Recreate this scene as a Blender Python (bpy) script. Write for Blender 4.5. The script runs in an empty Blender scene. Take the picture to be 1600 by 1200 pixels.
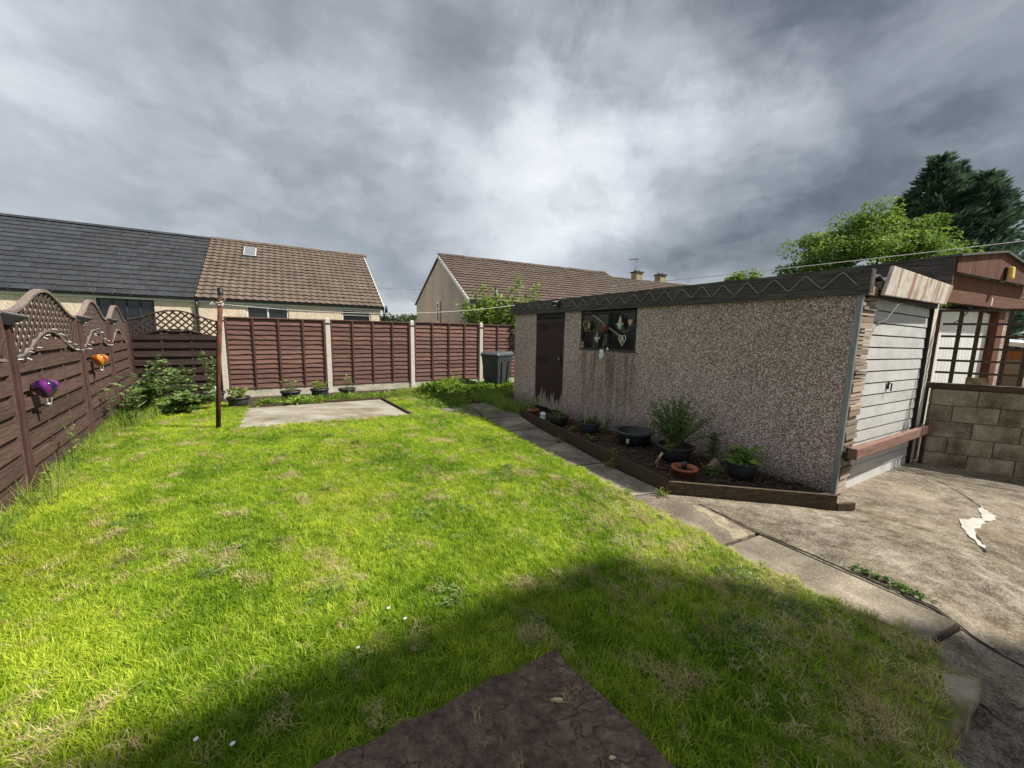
import bpy, math, random
from mathutils import Vector, Matrix, Euler, noise as mnoise
random.seed(7)
C = bpy.context.scene.collection
S = bpy.context.scene
R = math.radians

# ------------------------------------------------------------ camera, light, exposure
EYE = 1.55
PITCH, ROLL = R(7.64), R(1.1)
fwd = Vector((0, math.cos(PITCH), -math.sin(PITCH)))
up0 = Vector((0, math.sin(PITCH), math.cos(PITCH)))
rt0 = Vector((1, 0, 0))
rt = math.cos(ROLL)*rt0 + math.sin(ROLL)*up0
up = -math.sin(ROLL)*rt0 + math.cos(ROLL)*up0
cam = bpy.data.objects.new('camera', bpy.data.cameras.new('camera'))
C.objects.link(cam)
cm = Matrix((rt, up, -fwd)).transposed().to_4x4()
cm.translation = (0, 0, EYE)
cam.matrix_world = cm
cam.data.sensor_fit = 'HORIZONTAL'
cam.data.sensor_width = 36
cam.data.lens = 36*585/1600
cam.data.clip_start = .05
cam.data.clip_end = 3000
S.camera = cam

SUN_EL = R(48)
sun_h = Vector((1, -.03, 0)).normalized()
sun_dir = Vector((sun_h.x*math.cos(SUN_EL), sun_h.y*math.cos(SUN_EL), math.sin(SUN_EL)))
sl = bpy.data.lights.new('sun', 'SUN')
sl.energy = 4.7
sl.angle = R(1.6)
sl.color = (1, .93, .82)
sun = bpy.data.objects.new('sun', sl)
sun.rotation_euler = sun_dir.to_track_quat('Z', 'Y').to_euler()
sun.location = (20, 0, 30)
C.objects.link(sun)

S.view_settings.view_transform = 'Standard'
S.view_settings.look = 'None'
S.view_settings.exposure = 0.85
S.view_settings.gamma = 1
S.view_settings.use_curve_mapping = False
S.render.engine = 'CYCLES'
try:
    S.cycles.use_denoising = True
    S.cycles.max_bounces = 6
    S.cycles.transparent_max_bounces = 8
except Exception:
    pass


class NT:
    """small helper round a node tree"""
    def __init__(s, tree):
        s.t = tree; s.n = tree.nodes; s.l = tree.links

    def node(s, typ, ins=None, **kw):
        x = s.n.new(typ)
        for k, v in kw.items():
            setattr(x, k, v)
        for k, v in (ins or {}).items():
            s.put(x.inputs[k], v)
        return x

    def put(s, sock, v):
        if isinstance(v, bpy.types.NodeSocket):
            s.l.new(v, sock)
        else:
            sock.default_value = v

    def math(s, op, a, b=None, c=None, clamp=False):
        x = s.n.new('ShaderNodeMath'); x.operation = op; x.use_clamp = clamp
        for i, v in enumerate((a, b, c)):
            if v is not None:
                s.put(x.inputs[i], v)
        return x.outputs[0]

    def vmath(s, op, a, b=None, scale=None):
        x = s.n.new('ShaderNodeVectorMath'); x.operation = op
        s.put(x.inputs[0], a)
        if b is not None:
            s.put(x.inputs[1], b)
        if scale is not None:
            s.put(x.inputs['Scale'], scale)
        return x.outputs['Value'] if op in ('DOT_PRODUCT', 'LENGTH', 'DISTANCE') else x.outputs[0]

    def noise(s, vec, scale, detail=4, rough=.55, dist=0):
        x = s.node('ShaderNodeTexNoise', {'Vector': vec, 'Scale': scale, 'Detail': detail, 'Roughness': rough, 'Distortion': dist})
        return x

    def ramp(s, fac, stops, interp='LINEAR'):
        x = s.n.new('ShaderNodeValToRGB'); cr = x.color_ramp; cr.interpolation = interp
        while len(cr.elements) < len(stops):
            cr.elements.new(.5)
        for e, (p, c) in zip(cr.elements, stops):
            e.position = p; e.color = (c[0], c[1], c[2], 1) if not isinstance(c, (int, float)) else (c, c, c, 1)
        s.put(x.inputs[0], fac)
        return x.outputs[0]

    def mix(s, fac, a, b, mode='MIX'):
        x = s.n.new('ShaderNodeMix'); x.data_type = 'RGBA'; x.blend_type = mode; x.clamp_factor = True
        s.put(x.inputs['Factor'], fac)
        for k, v in ((6, a), (7, b)):
            s.put(x.inputs[k], (v[0], v[1], v[2], 1) if isinstance(v, tuple) else v)
        return x.outputs[2]

    def remap(s, v, a, b, c=0., d=1.):
        x = s.node('ShaderNodeMapRange', {'Value': v, 'From Min': a, 'From Max': b, 'To Min': c, 'To Max': d})
        x.interpolation_type = 'SMOOTHSTEP'
        return x.outputs[0]


# ------------------------------------------------------------ sky: broken storm cloud over a Nishita sky
world = bpy.data.worlds.new('World')
S.world = world
world.use_nodes = True
W = NT(world.node_tree)
W.n.clear()
sky = W.n.new('ShaderNodeTexSky')
sky.sky_type = 'NISHITA'; sky.sun_disc = False
sky.sun_elevation = SUN_EL; sky.sun_rotation = R(91.7)
tc = W.n.new('ShaderNodeTexCoord')
dirv = tc.outputs['Generated']
sep = W.node('ShaderNodeSeparateXYZ', {0: dirv})
dz = W.math('MAXIMUM', sep.outputs[2], 0.0)
den = W.math('ADD', dz, .34)
flat = W.node('ShaderNodeCombineXYZ', {0: W.math('DIVIDE', sep.outputs[0], den), 1: W.math('DIVIDE', sep.outputs[1], den), 2: 0.0}).outputs[0]
wn = W.noise(dirv, 3.2, 6, .6)
warp = W.vmath('SCALE', W.vmath('SUBTRACT', wn.outputs['Color'], (.5, .5, .5)), scale=.42)
wdir = W.vmath('NORMALIZE', W.vmath('ADD', dirv, warp))
n1 = W.noise(flat, 1.05, 6, .5, .25).outputs[0]
lump = W.vmath('ADD', W.vmath('MULTIPLY', dirv, (1.0, 1.0, 2.3)), W.vmath('SCALE', warp, scale=.55))
n2 = W.noise(lump, 3.4, 9, .55, .15).outputs[0]
n3 = W.noise(lump, 8.5, 7, .58, .1).outputs[0]
val = W.math('ADD', W.math('MULTIPLY', W.math('SUBTRACT', n1, .5), .54), .525)
val = W.math('ADD', val, W.math('MULTIPLY', W.math('SUBTRACT', n2, .5), .42))
val = W.math('ADD', val, W.math('MULTIPLY', W.math('SUBTRACT', n3, .5), .15))
val = W.math('ADD', val, W.math('MULTIPLY', W.math('SUBTRACT', W.remap(n2, .44, .58), .5), .045))
val = W.math('ADD', val, W.math('MULTIPLY', W.math('SUBTRACT', W.remap(n1, .46, .54), .5), .05))


def blob(c, width, amp):
    """a bank of cloud that is brighter or darker, in one direction of the sky"""
    global val
    c = Vector(c).normalized()
    d = W.vmath('DOT_PRODUCT', wdir, tuple(c))
    g = W.remap(d, math.cos(R(width)), 1.0)
    val = W.math('ADD', val, W.math('MULTIPLY', g, amp))


blob((.08, .94, .33), 17, .14)
blob((.20, .89, .39), 16, .14)
blob((.38, .84, .37), 14, .16)
blob((.48, .79, .37), 9, .14)
blob((.66, .60, .47), 27, -.25)
blob((.36, .75, .56), 19, -.15)
blob((.02, .80, .60), 16, -.08)
blob((.42, .87, .245), 13, -.17)
blob((.60, .78, .17), 16, -.08)
blob((.14, .935, .325), 3.2, -.09)
blob((-.27, .83, .49), 11, .09)
blob((-.55, .66, .50), 22, -.05)
blob((-.73, .64, .22), 22, .07)
blob((-.30, .92, .25), 16, -.06)
blob((-.45, .88, .16), 14, .06)
val = W.math('MAXIMUM', val, .06)
cloud = W.ramp(val, [(0.0, (.070, .082, .098)), (.18, (.136, .156, .182)), (.36, (.285, .317, .355)), (.55, (.46, .498, .545)), (.75, (.70, .735, .78)), (1.0, (.94, .97, 1.0))])
cloud10 = W.vmath('SCALE', cloud, scale=6.1)
low = W.remap(sep.outputs[2], -.02, .02)
cover = .94
skycol = W.mix(cover, sky.outputs[0], cloud10)
bg = W.node('ShaderNodeBackground', {'Color': skycol, 'Strength': .1})
wo = W.n.new('ShaderNodeOutputWorld')
W.l.new(bg.outputs[0], wo.inputs[0])


# ------------------------------------------------------------ materials
def new_mat(name):
    m = bpy.data.materials.new(name); m.use_nodes = True
    t = NT(m.node_tree); t.n.clear()
    out = t.n.new('ShaderNodeOutputMaterial')
    b = t.n.new('ShaderNodeBsdfPrincipled')
    t.l.new(b.outputs[0], out.inputs[0])
    return m, t, b, out


def obj_vec(t, stretch=(1, 1, 1), shift=True):
    c = t.n.new('ShaderNodeTexCoord').outputs['Object']
    if shift:
        r = t.n.new('ShaderNodeObjectInfo').outputs['Random']
        c = t.vmath('ADD', c, t.vmath('SCALE', (7.3, 3.1, 5.7), scale=r))
    return t.vmath('MULTIPLY', c, stretch)


def bump(t, b, h, strength, dist=.01):
    x = t.node('ShaderNodeBump', {'Height': h, 'Strength': strength, 'Distance': dist})
    t.l.new(x.outputs[0], b.inputs['Normal'])


def surf(name, stops, scale=6, detail=5, rough=.75, stretch=(1, 1, 1), vary=.25, bmp=.3, bdist=.004, spec=.3, metal=0, fine=None, speck=0, fscale=90):
    """noise-coloured surface with per-object tone and fine relief"""
    m, t, b, out = new_mat(name)
    v = obj_vec(t, stretch)
    n = t.noise(v, scale, detail, .62, .3).outputs[0]
    f = t.noise(v, fscale, 3, .6).outputs[0]
    fac = t.math('ADD', t.math('MULTIPLY', n, 1 - speck), t.math('MULTIPLY', f, speck))
    col = t.ramp(fac, stops)
    r = t.n.new('ShaderNodeObjectInfo').outputs['Random']
    val_ = t.math('ADD', 1 - vary/2, t.math('MULTIPLY', r, vary))
    hs = t.node('ShaderNodeHueSaturation', {'Color': col, 'Value': val_})
    t.put(b.inputs['Base Color'], hs.outputs[0])
    b.inputs['Roughness'].default_value = rough
    b.inputs['Specular IOR Level'].default_value = spec
    b.inputs['Metallic'].default_value = metal
    if bmp:
        bump(t, b, fac, bmp, bdist)
    return m


def wood(name, dark, mid, light, axis=0, vary=.35, rough=.8, scale=3., bmp=.5):
    st = [26, 26, 26]; st[axis] = 1.4
    return surf(name, [(.25, dark), (.5, mid), (.75, light)], scale, 6, rough, tuple(st), vary, bmp, .003, .2)


def pebble(name, cols, size, mortar, bmp=.8):
    m, t, b, out = new_mat(name)
    v = obj_vec(t, (1, 1, 1), False)
    vo = t.node('ShaderNodeTexVoronoi', {'Vector': v, 'Scale': size, 'Randomness': 1.})
    sp = t.node('ShaderNodeSeparateColor', {0: vo.outputs['Color']})
    n = len(cols)
    col = t.ramp(sp.outputs[0], [(i/n, c) for i, c in enumerate(cols)], 'CONSTANT')
    edge = t.remap(vo.outputs['Distance'], .50, .78)
    col = t.mix(edge, col, mortar)
    big = t.noise(v, .9, 4).outputs[0]
    hs = t.node('ShaderNodeHueSaturation', {'Color': col, 'Value': t.math('ADD', .7, t.math('MULTIPLY', big, .6))})
    return m, t, b, v, vo, hs.outputs[0], bmp


def finish_pebble(t, b, vo, col, bmp):
    t.put(b.inputs['Base Color'], col)
    b.inputs['Roughness'].default_value = .85
    b.inputs['Specular IOR Level'].default_value = .25
    bump(t, b, t.math('SUBTRACT', 1., vo.outputs['Distance']), bmp, .012)


M = {}
# exposed-aggregate garage panels, with rust and damp runs below the window
m, t, b, v, vo, col, bm_ = pebble('garage_aggregate', [(0.379, 0.270, 0.236), (0.732, 0.581, 0.513), (0.507, 0.370, 0.329), (0.812, 0.699, 0.631), (0.422, 0.297, 0.263), (0.618, 0.468, 0.414), (0.812, 0.803, 0.738), (0.239, 0.165, 0.151), (0.563, 0.435, 0.388), (0.338, 0.231, 0.211)], 84, (0.211, 0.159, 0.138))
px = t.node('ShaderNodeSeparateXYZ', {0: v})
streak = t.noise(t.vmath('MULTIPLY', v, (8, 8, .5)), 1.3, 4).outputs[0]
inwin = t.math('MULTIPLY', t.remap(px.outputs[1], 2.45, 2.7), t.remap(px.outputs[1], 3.95, 3.6))
under = t.remap(px.outputs[2], 1.36, 1.22)
fade = t.remap(px.outputs[2], .1, 1.2, .35, 1)
st_ = t.math('MULTIPLY', t.math('MULTIPLY', inwin, under), t.math('MULTIPLY', fade, t.remap(streak, .34, .60)))
col = t.mix(t.math('MULTIPLY', st_, .85), col, (.085, .045, .028), 'MULTIPLY') if False else t.mix(t.math('MULTIPLY', st_, .62), col, (.075, .042, .028))
foot = t.math('MULTIPLY', t.remap(t.math('ADD', px.outputs[2], t.math('MULTIPLY', t.noise(v, 3, 4).outputs[0], .4)), .55, .15), .55)
col = t.mix(foot, col, (.05, .05, .03))
finish_pebble(t, b, vo, col, bm_); M['aggregate'] = m
m, t, b, v, vo, col, bm_ = pebble('cream_pebbledash', [(.70, .60, .46), (.58, .48, .36), (.76, .68, .55), (.64, .54, .42), (.48, .39, .29)], 42, (.55, .46, .35), .5)
finish_pebble(t, b, vo, col, bm_); M['cream'] = m
m, t, b, v, vo, col, bm_ = pebble('tan_pebbledash', [(.46, .41, .355), (.41, .365, .31), (.52, .47, .41), (.36, .31, .26)], 34, (.38, .33, .28), .5)
finish_pebble(t, b, vo, col, bm_); M['tan'] = m

M['concrete_post'] = surf('concrete_post', [(.3, (.40, .37, .32)), (.55, (.58, .55, .49)), (.75, (.66, .63, .58))], 14, 5, .9, (1, 1, 1), .12, .5, .004, .2, 0, None, .45, 120)
M['gravel_board'] = surf('gravel_board', [(.3, (0.300, 0.270, 0.210)), (.6, (0.460, 0.430, 0.360)), (.8, (0.550, 0.510, 0.440))], 5, 6, .9, (1, 1, 2), .15, .4, .004)
M['lap'] = wood('red_brown_lap_timber', (0.069, 0.036, 0.030), (0.140, 0.077, 0.064), (0.237, 0.148, 0.122), 0, .45)
M['lap_v'] = wood('red_brown_batten', (0.046, 0.026, 0.022), (0.087, 0.048, 0.042), (0.137, 0.080, 0.070), 2, .3)
M['dark_slat'] = wood('dark_brown_slat', (0.038, 0.022, 0.018), (0.077, 0.048, 0.041), (0.136, 0.090, 0.078), 0, .45)
M['dark_post'] = wood('dark_brown_post', (0.036, 0.019, 0.017), (0.068, 0.036, 0.032), (0.108, 0.061, 0.055), 2, .3)
M['lattice'] = wood('grey_brown_lattice', (0.030, 0.020, 0.016), (0.055, 0.040, 0.034), (0.102, 0.078, 0.065), 2, .1)
M['cap'] = wood('weathered_pink_grey_rail', (0.108, 0.078, 0.070), (0.176, 0.136, 0.125), (0.271, 0.225, 0.209), 0, .15)
M['black_slat'] = wood('black_brown_slat', (0.023, 0.014, 0.013), (0.049, 0.032, 0.029), (0.102, 0.070, 0.061), 0, .4)
M['bed_board'] = wood('dark_damp_board', (0.032, 0.022, 0.013), (0.063, 0.044, 0.027), (0.144, 0.104, 0.068), 0, .2)
M['fascia'] = wood('black_fascia_board', (0.026, 0.023, 0.023), (0.072, 0.065, 0.062), (0.163, 0.150, 0.140), 1, .15, .85)
M['old_timber'] = wood('silvered_timber', (.11, .08, .058), (.30, .235, .18), (.52, .45, .37), 0, .75)
M['red_rail'] = wood('faded_red_rail', (0.112, 0.060, 0.048), (0.186, 0.104, 0.084), (0.260, 0.192, 0.160), 0, .1)
M['door_wood'] = None
M['gable_wood'] = wood('brown_gable_board', (0.060, 0.022, 0.014), (0.115, 0.048, 0.032), (0.170, 0.078, 0.056), 2, .45)
M['beam_red'] = wood('red_brown_beam', (0.075, 0.030, 0.020), (0.143, 0.064, 0.044), (0.203, 0.111, 0.085), 0, .1)
M['trellis'] = wood('dark_trellis_timber', (0.034, 0.024, 0.019), (0.066, 0.048, 0.038), (0.120, 0.090, 0.072), 0, .3)
M['rust'] = surf('rusty_pole', [(.3, (0.048, 0.019, 0.012)), (.55, (0.096, 0.038, 0.023)), (.75, (0.160, 0.072, 0.045))], 9, 6, .85, (2, 2, 1), .1, .5, .003)
M['galv'] = surf('grey_metal_trim', [(.3, (.20, .215, .23)), (.7, (.33, .345, .36))], 4, 4, .5, (6, 6, 1), .1, .1, .002, .5, .6)
M['upvc'] = surf('white_upvc', [(.3, (0.646, 0.646, 0.636)), (.7, (0.760, 0.760, 0.750))], 3, 3, .4, (1, 1, 1), .05, 0)
M['gutter'] = surf('black_plastic_gutter', [(.3, (.014, .015, .017)), (.7, (.028, .03, .033))], 4, 3, .4, (1, 1, 1), .1, 0, .002, .5)
M['anthracite'] = surf('anthracite_frame', [(.3, (.022, .027, .033)), (.7, (.04, .047, .055))], 4, 3, .45, (1, 1, 1), .1, 0)
M['pot'] = surf('black_plastic_pot', [(.3, (0.017, 0.020, 0.022)), (.7, (0.041, 0.046, 0.050))], 9, 4, .5, (1, 1, 1), .4, .1, .002, .45)
M['terracotta'] = surf('terracotta', [(.3, (.30, .095, .04)), (.7, (.46, .17, .08))], 9, 5, .8, (1, 1, 1), .1, .3, .002)
M['bin'] = surf('dark_grey_bin_plastic', [(.3, (0.027, 0.033, 0.037)), (.7, (0.048, 0.056, 0.061))], 5, 4, .42, (1, 1, 1), .1, .05, .002, .5)
M['lid'] = surf('grey_bin_lid', [(.3, (0.063, 0.072, 0.078)), (.7, (0.099, 0.113, 0.117))], 5, 4, .25, (1, 1, 1), .1, .05, .002, .55)
M['rubber'] = surf('black_rubber', [(.3, (.012, .012, .012)), (.7, (.025, .025, .025))], 9, 3, .8)
M['slate'] = surf('charcoal_roof_tile', [(.28, (0.018, 0.020, 0.024)), (.5, (0.027, 0.030, 0.035)), (.75, (0.044, 0.048, 0.053))], 3.5, 5, .6, (1, 1, 1), .45, .3, .004, .4)
M['slate_under'] = surf('roof_underlay', [(.3, (.09, .095, .10)), (.7, (.13, .135, .14))], 3, 3, .8)
M['brown_tile'] = surf('lichened_brown_tile', [(.25, (0.060, 0.044, 0.036)), (.45, (0.111, 0.085, 0.068)), (.62, (0.162, 0.129, 0.104)), (.8, (0.238, 0.208, 0.162))], 2.2, 8, .9, (1, 1, 1), .1, .4, .006, .2, 0, None, .35, 26)
M['brown_tile_b'] = surf('weathered_brown_tile', [(.25, (0.054, 0.041, 0.033)), (.45, (0.095, 0.072, 0.059)), (.62, (0.135, 0.106, 0.087)), (.8, (0.198, 0.167, 0.131))], 1.8, 8, .9, (1, 1, 1), .1, .4, .006, .2, 0, None, .35, 26)
M['chimney'] = surf('chimney_stone', [(.3, (.20, .15, .09)), (.5, (.33, .26, .17)), (.75, (.44, .36, .26))], 4, 5, .9)
M['plain_roof'] = surf('grey_bitumen_roof', [(.3, (.05, .05, .05)), (.7, (.10, .098, .095))], 3, 5, .9)
M['block'] = surf('grey_concrete_block', [(.36, (0.084, 0.073, 0.048)), (.46, (0.190, 0.167, 0.125)), (.54, (0.289, 0.258, 0.205)), (.64, (0.410, 0.372, 0.312))], 3.0, 7, .92, (1, 1, 1), .16, .6, .006, .15, 0, None, .3, 60)
M['mortar'] = surf('dark_mortar', [(.3, (0.084, 0.070, 0.050)), (.7, (0.168, 0.147, 0.112))], 8, 5, .95)
M['soil'] = surf('dark_soil', [(.3, (0.022, 0.014, 0.010)), (.55, (0.048, 0.034, 0.023)), (.8, (0.090, 0.066, 0.046))], 14, 6, .95, (1, 1, 1), .1, .9, .02)
M['bark'] = surf('bark_chip', [(.3, (0.039, 0.023, 0.016)), (.6, (0.098, 0.060, 0.039)), (.8, (0.195, 0.130, 0.091))], 7, 4, .9, (1, 1, 1), .5, .4, .004)
M['iron'] = surf('dark_iron', [(.3, (.012, .012, .013)), (.7, (.03, .03, .03))], 9, 3, .5, (1, 1, 1), .1, .1, .002, .5, .5)
M['rope'] = surf('pale_rope', [(.3, (.42, .40, .36)), (.7, (.62, .6, .55))], 40, 3, .9)
M['cable'] = surf('grey_cable', [(.3, (0.211, 0.211, 0.211)), (.7, (0.346, 0.346, 0.346))], 40, 3, .7)
M['wire'] = surf('dark_wire', [(.3, (.03, .03, .03)), (.7, (.05, .05, .05))], 40, 3, .6)
M['trunk'] = surf('tree_bark', [(.3, (.035, .026, .018)), (.6, (.08, .062, .045)), (.8, (.13, .105, .08))], 5, 6, .95, (6, 6, 1), .1, .8, .02)
M['stem'] = surf('green_brown_stem', [(.3, (.05, .055, .02)), (.7, (.11, .12, .05))], 8, 3, .8)
M['yellow'] = surf('yellow_plastic', [(.3, (.62, .40, .08)), (.7, (.78, .56, .18))], 5, 3, .45)
M['white_paint'] = surf('white_ornament_paint', [(.3, (.6, .62, .65)), (.7, (.8, .8, .8))], 12, 3, .5)
M['cream_paint'] = surf('cream_ornament', [(.3, (.50, .38, .22)), (.7, (.66, .55, .36))], 12, 3, .6)
M['tan_wood'] = surf('tan_wicker', [(.3, (.25, .17, .10)), (.7, (.42, .32, .21))], 20, 3, .8)
M['pink'] = surf('peach_paint', [(.3, (.55, .30, .18)), (.7, (.68, .44, .3))], 12, 3, .6)
M['red_brown'] = surf('dark_red_paint', [(.3, (.10, .02, .018)), (.7, (.18, .045, .04))], 12, 3, .6)
M['mint'] = surf('mint_paint', [(.3, (.35, .58, .55)), (.7, (.55, .72, .68))], 12, 3, .6)
M['black'] = surf('black_paint', [(.3, (.008, .008, .009)), (.7, (.018, .018, .02))], 12, 3, .6)
M['curtain'] = surf('beige_board', [(.3, (.15, .12, .085)), (.7, (.21, .17, .125))], 3, 4, .9, (8, 8, 1))
M['plastic_white'] = surf('white_plastic', [(.3, (.66, .66, .66)), (.7, (.8, .8, .8))], 5, 3, .4)
M['led'] = surf('clear_bulb', [(.3, (.6, .62, .62)), (.7, (.82, .83, .82))], 5, 3, .2, (1, 1, 1), .1, 0, .001, .6)
M['moss'] = surf('mossy_concrete', [(.34, (0.065, 0.068, 0.023)), (.46, (0.156, 0.130, 0.058)), (.55, (0.260, 0.227, 0.163)), (.66, (0.377, 0.345, 0.273))], 5, 7, .95, (1, 1, 1), .25, .8, .012)
m, t, b, out = new_mat('rotten_fibre_board')
v = obj_vec(t, (1, 1, 1), False)
fib = t.noise(t.vmath('MULTIPLY', v, (9, 14, 9)), 2.2, 8, .7, .5).outputs[0]
fib2 = t.noise(t.vmath('MULTIPLY', v, (34, 34, 6)), 1.6, 6, .7, .3).outputs[0]
blot = t.noise(v, 5, 8, .65).outputs[0]
fb = t.math('ADD', t.math('MULTIPLY', fib, .4), t.math('ADD', t.math('MULTIPLY', fib2, .25), t.math('MULTIPLY', blot, .35)))
colb = t.ramp(fb, [(.36, (0.060, 0.040, 0.028)), (.45, (0.165, 0.109, 0.081)), (.53, (0.296, 0.201, 0.151)), (.60, (0.451, 0.319, 0.240)), (.68, (0.799, 0.609, 0.446))])
crk = t.node('ShaderNodeTexVoronoi', {'Vector': t.vmath('ADD', t.vmath('MULTIPLY', v, (5, 9, 5)), t.vmath('SCALE', t.noise(v, 9, 4).outputs['Color'], scale=1.6)), 'Scale': 1.0})
crk.feature = 'DISTANCE_TO_EDGE'
cm_ = t.math('MULTIPLY', t.remap(crk.outputs['Distance'], .05, .0), t.remap(blot, .45, .56))
colb = t.mix(t.math('MULTIPLY', cm_, .42), colb, (.018, .013, .011))
t.put(b.inputs['Base Color'], colb); b.inputs['Roughness'].default_value = .75
bump(t, b, t.math('SUBTRACT', fb, t.math('MULTIPLY', cm_, .3)), 1., .02)
M['bitumen'] = m
M['hedge_base'] = surf('far_ground', [(.3, (.04, .06, .018)), (.7, (.075, .10, .03))], 1, 4, .95)
M['far_red'] = surf('orange_brown_timber', [(.3, (.22, .08, .035)), (.7, (.34, .14, .07))], 5, 3, .8)
M['patch'] = surf('white_repair_mortar', [(.25, (0.311, 0.298, 0.273)), (.6, (0.422, 0.410, 0.385)), (.8, (0.460, 0.447, 0.428))], 9, 6, .9, (1, 1, 1), 0, .4, .004)
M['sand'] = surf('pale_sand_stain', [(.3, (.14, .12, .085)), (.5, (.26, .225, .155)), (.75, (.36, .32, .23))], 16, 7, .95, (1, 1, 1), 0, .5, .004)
M['crack'] = surf('dirt_filled_crack', [(.3, (.012, .010, .008)), (.7, (.035, .029, .022))], 20, 4, .95)

# glass
m, t, b, out = new_mat('dark_window_glass')
b.inputs['Base Color'].default_value = (.015, .018, .021, 1); b.inputs['Roughness'].default_value = .04
b.inputs['Specular IOR Level'].default_value = .6
M['glass'] = m
for nm, c1, c2 in (('purple_glass', (.018, .006, .05), (.13, .012, .14)), ('amber_glass', (.30, .04, .008), (.58, .24, .03))):
    m, t, b, out = new_mat(nm)
    v = t.n.new('ShaderNodeTexCoord').outputs['Object']
    sp = t.node('ShaderNodeSeparateXYZ', {0: v})
    ang = t.math('ARCTAN2', sp.outputs[1], sp.outputs[0])
    stripe = t.math('SINE', t.math('ADD', t.math('MULTIPLY', ang, 5.), t.math('MULTIPLY', sp.outputs[2], 22.)))
    t.put(b.inputs['Base Color'], t.mix(t.remap(stripe, -.3, .5), c1, c2))
    b.inputs['Roughness'].default_value = .08; b.inputs['Specular IOR Level'].default_value = .7
    b.inputs['Coat Weight'].default_value = .6
    M[nm] = m

# shed door: dark stained boards, stain worn to bare wood in ragged tongues at the foot
m, t, b, out = new_mat('worn_door_boards')
v = obj_vec(t, (1, 1, 1), False)
grain = t.noise(t.vmath('MULTIPLY', v, (40, 40, 1.6)), 2.4, 5).outputs[0]
sp = t.node('ShaderNodeSeparateXYZ', {0: v})
dk = t.ramp(grain, [(.3, (.018, .007, .007)), (.55, (.040, .016, .015)), (.8, (.085, .042, .036))])
bare = t.ramp(grain, [(.3, (.20, .16, .12)), (.7, (.46, .40, .33))])
tong = t.noise(t.vmath('MULTIPLY', v, (0, 17, 1.2)), 1.0, 3, .6).outputs[0]
lim = t.math('MULTIPLY', t.math('SUBTRACT', tong, .25), 1.0)
mask = t.math('MULTIPLY', t.remap(t.math('SUBTRACT', lim, sp.outputs[2]), -.05, .05), t.remap(grain, .25, .5, .45, 1.))
t.put(b.inputs['Base Color'], t.mix(mask, dk, bare))
b.inputs['Roughness'].default_value = .7
bump(t, b, grain, .4, .003)
M['door_wood'] = m

# white painted canopy board with rust runs
m, t, b, out = new_mat('flaking_white_board')
v = obj_vec(t, (1, 1, 1), False)
fl = t.noise(v, 9, 7, .65).outputs[0]
st1 = t.noise(t.vmath('MULTIPLY', v, (7, 7, .7)), 1.1, 4).outputs[0]
colw = t.ramp(fl, [(.3, (.36, .31, .26)), (.5, (.60, .55, .50)), (.7, (.68, .64, .60))])
colw = t.mix(t.math('MULTIPLY', t.remap(st1, .47, .60), .85), colw, (.26, .12, .05))
colw = t.mix(t.remap(t.noise(v, 26, 4).outputs[0], .62, .7), colw, (.22, .17, .12))
t.put(b.inputs['Base Color'], colw); b.inputs['Roughness'].default_value = .8
bump(t, b, fl, .4, .003)
M['canopy'] = m

# up-and-over metal door: white paint gone grey
M['metal_door'] = surf('chalky_grey_white_door', [(.25, (0.361, 0.369, 0.369)), (.5, (0.459, 0.467, 0.467)), (.75, (0.525, 0.533, 0.533))], 3, 6, .5, (1, 1, 2), .1, .1, .002, .4)
M['white_door'] = surf('white_garage_door', [(.3, (0.700, 0.710, 0.720)), (.7, (0.790, 0.790, 0.790))], 3, 5, .5, (1, 1, 1), .06, .1, .002, .4)

# concrete for path slabs, drive and pad
M['slab'] = surf('dark_paving_slab', [(.33, (0.071, 0.059, 0.046)), (.45, (0.150, 0.128, 0.099)), (.55, (0.235, 0.202, 0.157)), (.66, (0.385, 0.336, 0.265))], 2.6, 8, .92, (1, 1, 1), .25, .5, .006, .2, 0, None, .35, 70)
M['pad'] = surf('pale_concrete_pad', [(.33, (0.107, 0.090, 0.061)), (.45, (0.209, 0.187, 0.143)), (.55, (0.283, 0.262, 0.217)), (.66, (0.344, 0.328, 0.283))], 1.6, 9, .92, (1, 1.8, 1), .0, .4, .006, .2, 0, None, .25, 50)
m, t, b, out = new_mat('worn_drive_concrete')
v = obj_vec(t, (1, 1, 1), False)
big = t.noise(v, 1.3, 8, .68, .15).outputs[0]
mid_ = t.noise(t.vmath('MULTIPLY', v, (1, 1.4, 1)), 7, 8, .7, .1).outputs[0]
fine_ = t.noise(v, 62, 4, .75).outputs[0]
fac = t.math('ADD', t.math('ADD', t.math('MULTIPLY', big, .30), t.math('MULTIPLY', mid_, .34)), t.math('MULTIPLY', fine_, .36))
colc = t.ramp(fac, [(.415, (0.038, 0.030, 0.022)), (.455, (0.086, 0.071, 0.053)), (.50, (0.150, 0.130, 0.103)), (.545, (0.224, 0.198, 0.159)), (.60, (0.337, 0.303, 0.246))])
ylw = t.remap(t.noise(v, .8, 5, .6, .8).outputs[0], .50, .66)
colc = t.mix(t.math('MULTIPLY', ylw, .22), colc, (.25, .19, .085))
pk = t.remap(t.noise(t.vmath('ADD', v, (9, 4, 0)), .7, 4).outputs[0], .5, .7)
colc = t.mix(t.math('MULTIPLY', pk, .30), colc, (.28, .20, .155))
vor = t.node('ShaderNodeTexVoronoi', {'Vector': v, 'Scale': 70.})
chip = t.remap(vor.outputs['Distance'], .22, .12)
colc = t.mix(t.math('MULTIPLY', chip, .5), colc, (.56, .50, .40))
pit = t.node('ShaderNodeTexVoronoi', {'Vector': t.vmath('ADD', v, (3, 7, 1)), 'Scale': 48.})
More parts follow.
